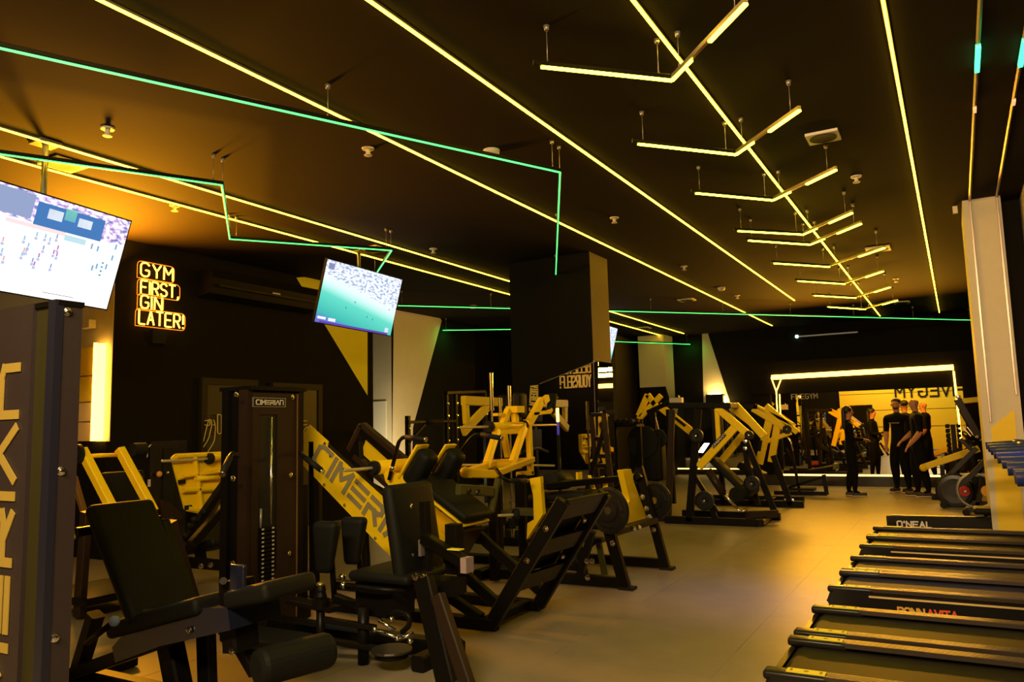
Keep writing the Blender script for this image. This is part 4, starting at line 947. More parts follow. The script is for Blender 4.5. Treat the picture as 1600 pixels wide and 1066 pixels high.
yb(t, 'rear_post', (788, 680), (793, 714), .06, X=-4.4); yb(t, 'rear_post', (826, 663), (829, 741), .06); yb(t, 'foot_bar', (831, 739), (810, 741), .05)
yb(t, 'upright', (827, 660), (846, 626), .10); yb(t, 'upright', (846, 630), (855, 622), .08)
yb(t, 'arm', (831, 647), (857, 644), .04); yb(t, 'arm', (857, 645), (860, 640), .04)
yb(t, 'arm', (774, 648), (786, 648), .03)
MB().pad(A(862, 631), (.03, .05, 0), (0, .02, 0), (0, .04, .12), .02, 3).build('hand_pad', VIN, t)
MB().tube([A(858, 640), A(862, 628), A(871, 621)], .016, 10, rad=.05).build('grip', RUB, t)
MB().pad(A(812, 633), (.05, 0, 0), (0, .09, 0), (0, 0, .13), .03, 3).build('shoulder_pad', VIN, t)
MB().pad(A(812, 655) + V(-.05, 0, 0), (.04, 0, 0), (0, .08, 0), (0, 0, .12), .03, 3).build('shoulder_pad', VIN, t)
bm(t, 'platform_beam', P(727, 739, X=-3.75), P(772, 724, X=-4.1), .07, .06, YEL, (0, 0, 1)); bm(t, 'platform_beam', P(733, 740, X=-3.7), P(770, 741, X=-3.7), .075, .06, YEL, (1, 0, 0))
bm(t, 'platform_beam', P(770, 742, X=-3.7), P(832, 718, X=-4.1), .06, .06, YEL, (0, 0, 1)); bm(t, 'platform_beam', P(772, 723, X=-4.1), P(831, 719, X=-4.1), .06, .05, YEL, (1, 0, 0))
MB().sphere(P(727, 738, X=-3.75), .05).build('rounded_end', YEL, t)
bm(t, 'lower_post', P(770, 745, X=-3.8), V(-3.8, P(770, 745, X=-3.8).y, .02), .08, .08); bm(t, 'lower_post', P(815, 742, X=-4.0), V(-4.0, P(815, 742, X=-4.0).y, .02), .08, .08)
bm(t, 'base_beam', V(-3.3, 7.0, .05), V(-5.2, 7.0, .05), .09, .09); bm(t, 'base_beam', V(-4.0, 6.2, .05), V(-4.0, 8.0, .05), .09, .09, side=(0, 0, 1))
bm(t, 'olive_crossbar', P(716, 765, X=-3.3), P(768, 768, X=-3.3), .08, .05, mat('olive_metal', (.06, .06, .012), .4), (1, 0, 0))
bm(t, 'diagonal_strut', P(778, 748, X=-3.3), P(768, 800, X=-3.3), .04, .04, mat('olive_metal', (.06, .06, .012), .4), (1, 0, 0))
bolts(t, [P(733, 768, X=-3.25), P(747, 769, X=-3.25)], .02, (1, -.4, 0))
handle(t, [P(775, 733, X=-3.5), P(790, 752, X=-3.4), P(822, 751, X=-3.4)])
handle(t, [P(856, 706, X=-4.6), P(840, 700, X=-4.3), P(812, 708, X=-4.2)])
# yellow gantry further left-behind
t = thing('yellow_gantry_machine', 'yellow triangular lever arm with vertical post behind the upright chrome bars', 'gym machine', (-5.6, 8.9, 0))
yb(t, 'top_arm', (724, 626), (791, 629), .12, .08, X=-5.5); yb(t, 'front_post', (727, 630), (729, 662), .10, .06, X=-5.5); yb(t, 'diagonal_arm', (765, 632), (724, 675), .12, .06, X=-5.5)
yb(t, 'end_plate', (806, 628), (822, 622), .10, .06, X=-5.5); yb(t, 'frame_post', (775, 630), (775, 790), .10, .10, X=-5.6, m=BLK); MB().box(P(775, 690, X=-5.6), (.12, .3, .3)).build('frame_block', BLK, t)
MB().pad(P(790, 640, X=-5.5), (.06, 0, 0), (0, .15, 0), (0, 0, .2), .04, 3).build('pad', VIN, t)
bm(t, 'base_beam', V(-5.6, 8.2, .05), V(-5.6, 9.6, .05), .1, .1, side=(0, 0, 1))
# olympic bars standing on end in a holder
hold = thing('bar_holder', 'low black floor stand holding the upright chrome bars', 'bar holder', (-4.9, 8.4, 0))
tops = [(767, 583), (781, 622), (795, 603)]; pos = []
MB().box((-4.95, 8.42, .05), (.62, .62, .09)).build('base', BLK, hold)
for k, (px_, py_) in enumerate(tops):
    xk = (-4.85, -5.05, -4.75)[k]; p = P(px_, py_, X=xk)
    mb = MB(); mb.lathe((p.x, p.y, .1), (0, 0, 1), [(0, .022), (.40, .022), (.402, .032), (.42, .032), (.422, .0145), (p.z - .55, .0145), (p.z - .548, .032), (p.z - .52, .032), (p.z - .518, .024), (p.z - .1, .024)], 14)
    tag(mb.build('barbell', CHR), ('tallest chrome barbell standing upright in the holder', 'short chrome barbell standing between the other two', 'chrome barbell standing upright, right one of the three')[k], 'barbell', 'barbells standing on end')
    MB().lathe((p.x, p.y, .2), (0, 0, 1), [(0, .03), (.0, .045), (.12, .045), (.12, .03)], 14).build('socket', RUB, hold)
# ---------------------------------------------------------------- seated machine with splayed front legs and plates
t = thing('seated_calf_machine', 'black machine on splayed legs with yellow L-shaped brackets, in front of the central column', 'gym machine', (-3.0, 6.9, 0))
n_, f_ = 6.37, 7.38; N = NP(n_); F = NP(f_)
bm(t, 'front_leg', N(951, 826), N(977, 918), .095, .07); foot(t, V(N(981, 921).x, n_, 0))
bm(t, 'front_leg', F(998, 730), F(1040, 886), .085, .07); foot(t, V(F(1043, 889).x, f_, 0))
bm(t, 'rear_leg', N(925, 830), N(905, 905), .06, .07)
bm(t, 'base_beam', V(-2.62, n_, .055), V(-4.0, n_, .055), .09, .08); bm(t, 'base_beam', V(-2.6, f_, .055), V(-4.0, f_, .055), .09, .08)
bm(t, 'base_cross', V(-3.9, n_, .055), V(-3.9, f_, .055), .09, .08, side=(0, 0, 1))
bm(t, 'top_beam', N(954, 833), F(1022, 813), .085, .06, BRN, side=(0, 0, 1)); 
bm(t, 'inner_post', P(903, 850, Y=6.6), P(915, 905, Y=6.6), .06, .05); bm(t, 'inner_post', P(935, 845, Y=6.9), P(945, 900, Y=6.9), .05, .05, mat('olive_metal', (.06, .06, .012)))
bm(t, 'inner_brace', P(890, 880, Y=6.6), P(930, 845, Y=6.8), .05, .05); MB().box(P(920, 843, Y=6.7), (.3, .1, .04)).build('inner_shelf', BLK, t)
XL = -2.82
MB().prism([P(*q, X=XL) for q in ((973, 735), (986, 733), (988, 741), (995, 740), (997, 751), (990, 752), (1008, 801), (1008, 812), (957, 829), (957, 814), (975, 800), (984, 782))], (-.06, 0, 0)).build('seat_bracket', YEL, t, 'yellow L-shaped bracket at the far side')
bolts(t, [P(990, 826, X=-2.55), P(998, 824, X=-2.55), P(1004, 777, Y=f_ - .04), P(1010, 795, Y=f_ - .04), P(1015, 808, Y=f_ - .04), P(1021, 828, Y=f_ - .04), P(957, 849, Y=n_ - .04), P(918, 903, Y=n_ - .04), P(917, 877, Y=n_ - .04), P(925, 877, Y=n_ - .04)], .02)
MB().prism([P(*q, Y=6.30) for q in ((827, 748), (844, 745), (848, 804), (823, 843), (824, 818), (834, 812), (833, 775))], (0, .06, 0)).build('seat_bracket', YEL, t, 'yellow L-shaped bracket at the near side')
bm(t, 'cross_rail', P(850, 760, Y=6.35), P(1000, 745, Y=7.35), .06, .06, side=(0, 0, 1))
MB().box(P(905, 746, Y=6.9), (.02, .10, .10)).build('square_tab', YEL, t)
MB().prism([P(*q, Y=6.9) for q in ((918, 743), (922, 743), (930, 765), (925, 766))], (0, .02, 0)).build('square_tab', YEL, t)
MB().prism([P(*q, Y=7.0) for q in ((938, 745), (943, 744), (950, 764), (944, 766))], (0, .02, 0)).build('square_tab', YEL, t)
MB().cyl(P(858, 752, Y=6.5), P(884, 751, Y=6.9), .085, n=20).build('foam_roller', VIN, t)
MB().pad(P(880, 775, Y=6.7), (.30, 0, .02), (0, .18, 0), (0, 0, .04), .03, 3).build('seat_pad', VIN, t)
MB().box(P(830, 800, Y=6.6), (.5, .3, .04)).build('foot_board', mat('olive_rubber', (.035, .04, .010), .6), t)
horn(t, P(795, 807, Y=6.1) + V(0, .12, 0), P(778, 806, Y=6.1)); bm(t, 'rear_post', V(-4.0, 6.6, .05), V(-4.0, 6.6, .85), .08, .08)
bm(t, 'incline_beam', V(-4.0, 7.2, .1), P(1000, 740, Y=7.3), .08, .06)
GP = 'weight plates loaded on the seated machine'
plate(P(1024, 782, Y=7.52), (.25, 1, 0), .185, 'black weight plate on the far side of the machine with splayed legs', group=GP)
plate(P(952, 798, Y=6.24), (.25, 1, 0), .20, 'black weight plate on the near side, behind the ladder footplate', group=GP)
# glowing pole
lt = thing('light_pole', 'thin standing pole with a glowing yellow top and blue shaft left of the column mirror', 'lamp', V(P(873, 700, Y=8.6).x, 8.6, 0))
b0 = P(873, 700, Y=8.6); z1, z2, z3 = P(873, 680, Y=8.6).z, P(873, 659, Y=8.6).z, P(873, 638, Y=8.6).z
MB().cyl((b0.x, 8.6, 0), (b0.x, 8.6, z1), .02, n=12).build('pole', BLK, lt); MB().cyl((b0.x, 8.6, z1), (b0.x, 8.6, z2), .016, n=12).build('blue_shaft', mat('blue_tube', (.1, .1, .5), .4, emit=(.1, .08, .8), estr=.25), lt)
MB().cyl((b0.x, 8.6, z2), (b0.x, 8.6, z3), .018, n=12).build('glowing_tip', mat('tip_glow', (1, .7, .2), .4, emit=(1, .5, .05), estr=12), lt)
MB().lathe((b0.x, 8.6, 0), (0, 0, 1), [(0, .16), (.02, .15), (.03, .03)], 20).build('foot', BLK, lt)
# brown A-frame stand at the mirror edge
t = thing('accessory_stand', 'brown steel ladder stand beside the narrow column mirror', 'stand', V(-3.95, 9.4, 0)); N = NP(9.3)
bm(t, 'post', N(944, 647), V(N(960, 790).x, 9.3, .03), .07, .06, BRN); bm(t, 'post', NP(9.65)(925, 649), V(NP(9.65)(938, 790).x, 9.65, .03), .07, .06, BRN)
for y_ in (648, 686, 713, 728): bm(t, 'rung', N(945 + (y_-648)*.12, y_), NP(9.65)(926 + (y_-648)*.12, y_), .05, .05, BRN, side=(0, 0, 1))
bm(t, 'brace', N(947, 660), V(N(947, 660).x - .5, 9.3, .03), .05, .05, BLK)
# ---------------------------------------------------------------- lever row machines on the left of the aisle
GRW = 'plate-loaded row machines along the aisle'
def disc(par, c, r, ax=(0, 1, 0)):
    MB().lathe(Vector(c) - Vector(ax) * .02, ax, [(0, .02), (-.004, r*.35), (.006, r*.4), (.006, r*.8), (-.004, r*.86), (.0, r), (.04, r), (.044, r*.86), (.034, r*.8), (.034, r*.4), (.044, r*.3)], 26).build('hub_disc', PLATE, par)
    MB().sphere(Vector(c) - Vector(ax) * .03, .018).build('hub_cap', CHR, par)
Yn, Yf = 10.75, 11.55; N = NP(Yn); F = NP(Yf)
t = thing('row_machine', 'nearest lever row machine right of the central column, lettered yellow arms', 'gym machine', (-3.0, 11.1, 0), GRW)
bm(t, 'top_beam', N(1047, 634), N(1139, 634), .085, .08); bm(t, 'top_beam', F(1062, 634), F(1150, 634), .085, .08); bm(t, 'top_cross', N(1137, 634), F(1150, 634), .08, .08, side=(0, 0, 1))
bm(t, 'rear_post', N(1050, 640), V(N(1044, 813).x, Yn, .04), .085, .07, BRN); bm(t, 'mid_post', N(1091, 640), V(N(1077, 815).x, Yn, .04), .10, .08)
bm(t, 'brace', N(1103, 775), N(1121, 816), .07, .06); bm(t, 'brace', N(1086, 745), N(1120, 800), .06, .05)
bm(t, 'base_beam', V(N(1040, 815).x, Yn, .05), V(N(1184, 822).x, Yn, .05), .10, .08); bm(t, 'base_beam', V(N(1040, 815).x, Yf, .05), V(-2.3, Yf, .05), .10, .08)
bm(t, 'base_cross', V(N(1184, 822).x + .03, Yn, .05), V(-2.45, Yf, .05), .10, .08, side=(0, 0, 1)); bm(t, 'base_plate', P(1165, 805, Y=11.0), P(1216, 803, Y=11.2), .10, .05, BRN)
bm(t, 'front_leg', F(1166, 690), V(F(1213, 800).x, Yf, .04), .085, .07); bm(t, 'front_leg', F(1160, 690), F(1185, 790), .06, .06)
bolts(t, [N(1131, 633), N(1124, 633), N(1138, 817), N(1150, 817), N(1165, 818), N(1164, 690), N(1164, 701)], .022)
ya1 = bm(t, 'lever_arm', N(1120, 637), N(1170, 680), .10, .07, YEL); bm(t, 'lever_arm', N(1120, 640), N(1123, 689), .06, .05, YEL)
ar = bm(t, 'lever_arm', N(1152, 664), N(1092, 730), .11, .06, YEL, label='yellow lever arm with a small black nameplate')
pa, pb = N(1114, 699), N(1134, 678); 
MB().beam(pa + V(0, -.035, 0), pb + V(0, -.035, 0), .055, .006).build('nameplate', RUB, ar)
dd = (pb - pa).normalized(); up_ = V(-dd.z, 0, dd.x)
lettering('CIMerIan', pa + V(0, -.039, 0) - up_ * .012 + dd * .01, dd, up_, .026, .006, .001, fit=(pb - pa).length - .02).build('nameplate_lettering', WHT, ar)
bm(t, 'lever_arm', F(1167, 672), F(1127, 721), .10, .06, YEL); bm(t, 'lever_arm', F(1149, 633), F(1194, 682), .11, .06, YEL); bm(t, 'lever_arm', F(1141, 638), F(1180, 668), .06, .05, YEL)
disc(t, N(1090, 681) + V(0, -.06, 0), .10); disc(t, N(1103, 782) + V(0, -.06, 0), .135); disc(t, N(1172, 680) + V(0, -.05, 0), .06)
MB().cyl(N(1150, 773), P(1176, 762, Y=11.4), .10, n=22).build('chest_roller', VIN, t); disc(t, P(1175, 756, Y=11.0), .11)
MB().pad(N(1112, 742) + V(.15, .3, 0), V(.20, 0, -.2), (0, .15, 0), V(.03, 0, .03), .02, 3).build('seat_pad', VIN, t)
cylp(t, 'gas_strut', N(1128, 768), N(1149, 792), .025, CHR); cylp(t, 'strut_sleeve', N(1106, 735), N(1130, 771), .055, BRN)
MB().tube([N(1149, 792), N(1156, 800), N(1168, 797)], .014, 8, rad=.03).build('hook', CHR, t)
# second: copy of geometry kind at further distance
Yn, Yf = 13.3, 14.1; N = NP(Yn); F = NP(Yf)
t = thing('row_machine', 'second lever row machine, behind the lettered one, yellow arms touching the mirror light', 'gym machine', (-2.9, 13.7, 0), GRW)
bm(t, 'top_beam', N(1120, 636), N(1184, 636), .09, .08); bm(t, 'rear_post', N(1122, 640), V(N(1122, 640).x, Yn, .04), .09, .08)
bm(t, 'lever_arm', N(1177, 638), N(1232, 671), .12, .08, YEL); bm(t, 'lever_arm', N(1197, 634), N(1246, 676), .09, .08, YEL); bm(t, 'lever_arm', N(1180, 634), N(1240, 664), .06, .08, YEL)
lb = bm(t, 'lever_arm', N(1203, 652), N(1186, 725), .12, .07, YEL); bm(t, 'lever_arm', N(1215, 662), N(1205, 722), .11, .07, YEL); bm(t, 'lever_arm', N(1188, 694), N(1236, 676), .07, .06, YEL)
MB().beam(N(1187, 705) + V(0, -.04, 0), N(1190, 688) + V(0, -.04, 0), .05, .006).build('nameplate', RUB, lb)
disc(t, N(1231, 671) + V(0, -.06, 0), .07); 
bm(t, 'front_leg', N(1208, 712), V(N(1235, 783).x, Yn, .04), .09, .08); bm(t, 'mid_post', N(1163, 680), V(N(1175, 790).x, Yn, .04), .09, .08)
bm(t, 'base_beam', V(-4.1, Yn, .05), V(N(1256, 786).x, Yn, .05), .10, .08); bm(t, 'base_beam', V(-4.1, Yf, .05), V(-2.4, Yf, .05), .10, .08); bm(t, 'base_cross', V(-2.9, Yn, .05), V(-2.9, Yf, .05), .1, .08, side=(0, 0, 1))
bolts(t, [N(1227, 782), N(1238, 782), N(1167, 636), N(1175, 636)], .024)
MB().pad(N(1175, 735), V(.2, 0, -.1), (0, .15, 0), V(.03, 0, .05), .02, 3).build('chest_pad', VIN, t)
MB().tube([N(1226, 678), N(1236, 690), N(1239, 705)], .014, 8, rad=.05).build('handle', CHR, t)
# third: mirrored one behind, arms falling to the right
Yn = 13.0; N = NP(Yn)
t = thing('row_machine', 'hindmost lever machine, yellow A-shaped arm rising above the dark pads behind the column', 'gym machine', (-4.9, 13.2, 0), GRW)
bm(t, 'lever_arm', N(998, 650), N(1012, 617), .10, .07, YEL); bm(t, 'lever_arm', N(1012, 617), N(1026, 636), .10, .07, YEL); bm(t, 'lever_arm', N(1033, 618), N(998, 655), .09, .07, YEL)
bm(t, 'lever_arm', N(1030, 634), N(1083, 677), .13, .07, YEL); MB().beam(N(1056, 653) + V(0, -.04, 0), N(1072, 666) + V(0, -.04, 0), .05, .006).build('nameplate', RUB, t)
bm(t, 'top_beam', N(1012, 645), N(1062, 622), .09, .08); bm(t, 'rear_post', N(1020, 645), V(N(1020, 645).x, Yn, .04), .10, .09); bm(t, 'post', N(1000, 655), V(N(990, 655).x, Yn, .04), .1, .09); bm(t, 'post', N(1045, 640), V(N(1045, 640).x, Yn, .04), .09, .09)
bm(t, 'base_beam', V(-6.0, Yn, .05), V(-4.4, Yn, .05), .1, .08); bm(t, 'base_cross', V(-5.6, Yn, .05), V(-5.6, Yn + .8, .05), .1, .08, side=(0, 0, 1))
disc(t, N(1031, 685) + V(0, -.08, 0), .16); MB().pad(N(1012, 715), (.3, 0, 0), (0, .15, 0), (0, 0, .40), .05, 3).build('back_pad', VIN, t)
MB().beam(N(1024, 652), N(1036, 700), .02, .02).build('cable', GRY, t); MB().box(N(1057, 628), (.22, .1, .14)).build('weight_block', PLASTIC, t)
MB().lathe(N(1010, 690) + V(0, -.2, 0), (0, 1, 0), [(0, .1), (0, .28), (.1, .28), (.1, .1)], 24).build('belt_cover', RUB, t)
# ---------------------------------------------------------------- bench near the back
Yb_ = 15.3; N = NP(Yb_)
t = thing('exercise_bench', 'low black padded bench on a thin frame left of the woman', 'bench', (-2.6, Yb_, 0))
a, b = N(1262, 737), N(1302, 730); d = b - a
MB().pad((a + b)/2, d/2, (0, .15, 0), V(0, 0, .035), .03, 3).build('bench_pad', VIN, t)
MB().pad(N(1306, 729), V(.04, 0, 0), (0, .15, 0), (0, 0, .06), .03, 3).build('pad_end', mat('olive_pad', (.10, .11, .02), .5), t)
bm(t, 'front_leg', N(1287, 742), V(N(1292, 772).x, Yb_, .03), .07, .06); bm(t, 'base_beam', V(N(1210, 772).x, Yb_, .05), V(N(1292, 772).x, Yb_, .05), .07, .07)
bm(t, 'brace', N(1284, 746), N(1232, 762), .05, .05); bm(t, 'rear_leg', N(1237, 705), V(N(1250, 770).x, Yb_, .03), .05, .05); bm(t, 'strut', N(1228, 700), N(1243, 730), .03, .03)
MB().box(V(N(1250, 762).x, Yb_ + .1, .12), (.5, .3, .05)).build('foot_board', RUB, t)
# ---------------------------------------------------------------- half rack against the far left wall
t = thing('power_rack', 'black power rack in the dark corner between pale column and central column', 'rack', (-7.9, 11.8, 0)); 
for x_, pts in ((-7.9, ((637, 650), (697, 612), (711, 612), (757, 612))),):
    for (px_, py_) in pts:
        p = P(px_, py_, X=x_); MB().beam((p.x, p.y, 0), (p.x, p.y, p.z), .075, .075).build('post', BLK, t)
        bolts(t, [V(p.x + .04, p.y, p.z - k_ * .22) for k_ in range(1, 5)], .022, (1, -.3, 0))
A = XP(-7.85)
bm(t, 'cross_bar', A(637, 660), A(711, 658), .05, .05, side=(1, 0, 0)); bm(t, 'top_bar', A(697, 614), A(757, 612), .06, .06, side=(1, 0, 0)); bm(t, 'diagonal', A(640, 690), A(665, 662), .04, .04, side=(1, 0, 0))
cylp(t, 'foam_sleeve', A(665, 660), A(690, 659), .05, RUB)
MB().beam(A(637, 800), A(760, 800), .08, .08, side=(1, 0, 0)).build('base_bar', BLK, t)
# ---------------------------------------------------------------- dumbbell rack right of the column
t = thing('dumbbell_rack', 'two-legged dark dumbbell rack behind the brown ladder stand', 'rack', (-4.6, 11.9, 0)); N = NP(11.9)
a, b = N(958, 663), N(996, 661)
MB().box(((a.x+b.x)/2, 11.9, a.z - .03), (b.x - a.x + .1, .35, .04)).build('shelf', BLK, t); MB().box(((a.x+b.x)/2, 11.9, .45), (b.x - a.x + .1, .40, .04)).build('shelf', BLK, t)
for x_ in (a.x, b.x): bm(t, 'upright', V(x_, 11.95, a.z), V(x_, 11.95, .02), .08, .08)
for k, px_ in enumerate((963, 972, 981, 990)):
    c = N(px_, 651); d = thing('dumbbell', 'black round dumbbell on the rack top, %s from the left' % ('first', 'second', 'third', 'fourth')[k], 'dumbbell', V(c.x, 11.9, a.z - .01), 'dumbbells on the rack behind the stand')
    zc = a.z + .040
    MB().cyl((c.x, 11.83, zc), (c.x, 11.97, zc), .016, n=10).build('handle', CHR if k != 2 else YEL, d)
    for s in (-1, 1): MB().lathe((c.x, 11.9 + s * .07, zc), (0, s, 0), [(0, .03), (.01, .046), (.10, .046), (.11, .03)], 16).build('head', RUB, d)
# reflection of a dumbbell tower, built solid beside the mirror's right edge
t = thing('reflected_dumbbell_tower', 'reflection of a narrow black dumbbell tower, built solid by the right edge of the back mirror', 'rack', (P(1491, 720, Y=17.3).x, 17.3, 0)); N = NP(17.3)
xx = N(1490, 680).x; MB().beam((xx, 17.35, 0), (xx, 17.35, N(1490, 664).z), .08, .08).build('post', BLK, t); MB().box((xx, 17.3, .02), (.5, .5, .04)).build('base', BLK, t)
for k in range(7):
    z = N(1490, 666 + k * 7.5).z
    for s in (-1, 1): MB().lathe((xx + s * .06, 17.2, z), (s, 0, 0), [(0, .03), (.0, .035), (.07, .035), (.07, .02)], 12).build('dumbbell_head', RUB, t)
# ---------------------------------------------------------------- incline lever machine at the right by the mirror
Yl = 15.15; N = NP(Yl)
t = thing('incline_lever_machine', 'black machine with long yellow bars in front of the back mirror, behind the exercise bikes', 'gym machine', (-.1, Yl, 0))
bm(t, 'yellow_beam', N(1441, 731), N(1530, 701), .11, .07, YEL); bm(t, 'yellow_knob', N(1469, 724), N(1467, 714), .06, .06, YEL); MB().sphere(N(1443, 731), .065).build('rounded_end', YEL, t)
bm(t, 'post', N(1472, 727), V(N(1474, 760).x, Yl, .03), .07, .07); bm(t, 'dark_arm', N(1496, 624), N(1528, 680), .12, .08, BRN); bm(t, 'yellow_bar', N(1501, 627), N(1535, 624), .09, .07, YEL); bm(t, 'yellow_bar', N(1340, 650), N(1342, 650), .01, .01, YEL)
bm(t, 'rear_post', V(.16, Yl + .1, .03), V(.16, Yl + .1, N(1510, 690).z), .1, .1); bm(t, 'base_beam', V(-.5, Yl, .05), V(.2, Yl, .05), .1, .1)
for a, b in (((1505, 668), (1517, 682)), ((1511, 667), (1521, 680))): bm(t, 'chrome_handle', N(*a), N(*b), .02, .02, mat('bright_steel', (.9, .8, .6), .2, .8))
bolts(t, [N(1497, 620), N(1501, 629), N(1527, 681)], .035)
for o_ in [x for x in COL.objects if x.name.startswith('yellow_bar') and x.dimensions.length < .05]: bpy.data.objects.remove(o_)
# ---------------------------------------------------------------- exercise bikes
def bike(Y, dx, label, accent, shift=0):
    N = lambda x, y: P(x + shift, y, Y=Y)
    c = N(1492, 767); t = thing('exercise_bike', label, 'exercise bike', V(c.x, Y, 0), 'exercise bikes by the right column')
    r = .27
    if dx: MB().tube([c + V(math.cos(q_ * .3) * .24, 0, math.sin(q_ * .3) * .24) for q_ in range(22)], .022, 8).build('wheel_ring', GRY, t)
    else: MB().lathe(c - V(0, .05, 0), (0, 1, 0), [(0, .1), (-.006, r*.7), (.0, r*.9), (.02, r), (.08, r), (.10, r*.9), (.106, r*.7), (.1, .1)], 32).build('flywheel_cover', TBODY, t)
    MB().lathe(c - V(-.13, .062, 0), (0, 1, 0), [(0, .03), (0, .075), (.01, .08), (.012, .03)], 24).build('hub_ring', accent, t)
    MB().beam(N(1472, 755), N(1526, 700), .075, .06).build('frame_tube', TBODY, t); MB().beam(N(1520, 705), N(1500, 686), .06, .05).build('handlebar_stem', BRN, t)
    MB().tube([N(1500, 690), N(1512, 688), N(1524, 696)], .018, 10, rad=.04).build('handlebar', RUB, t)
    MB().beam(N(1540, 735), N(1527, 790), .07, .06).build('rear_tube', BRN, t); MB().beam(N(1500, 742), N(1540, 742), .05, .05).build('frame_tube', GRY, t)
    MB().tube([N(1505, 745), N(1518, 750), N(1515, 770), N(1521, 792)], .012, 8, rad=.08).build('brake_line', GRY, t)
    MB().beam(V(N(1475, 790).x, Y, .06), V(N(1545, 790).x, Y, .06), .06, .06).build('base_beam', TBODY, t)
    for px_ in (1475, 1545):
        x_ = N(px_, 790).x; MB().beam(V(x_, Y - .22, .05), V(x_, Y + .22, .05), .06, .05, side=(0, 0, 1)).build('foot_bar', TBODY, t)
        MB().cyl(V(x_, Y - .26, .05), V(x_, Y - .22, .05), .05, n=16).build('wheel', RUB, t)
    MB().pad(N(1543, 722), (.13, 0, 0), (0, .08, 0), (0, 0, .03), .025, 3).build('saddle', VIN, t); MB().beam(N(1543, 724), N(1538, 742), .04, .04).build('saddle_post', BLK, t)
    MB().cyl(c + V(.14, -.08, 0), c + V(.14, .08, 0), .02, n=10).build('crank', CHR, t)
bike(14.0, 0, 'left exercise bike with a red hub beside the right column', mat('red_disc', (.7, .02, .03), .4))
bike(13.0, 1, 'right exercise bike with an orange hub, partly hidden by the right column', mat('orange_disc', (.9, .42, .02), .4), 34)

c = P(1036, 779, Y=10.9)
tag(MB().pad(V(c.x, 10.95, .10), (.10, .0, 0), (0, .05, 0), (0, 0, .05), .03, 3).build('red_pouch', mat('red_cloth', (.75, .02, .03), .6)), 'small bright red pouch low beside the rear post of the nearest row machine', 'pouch')
MB().box((c.x, 10.95, .024), (.24, .14, .048)).build('base_block', RUB, bpy.data.objects['row_machine'])
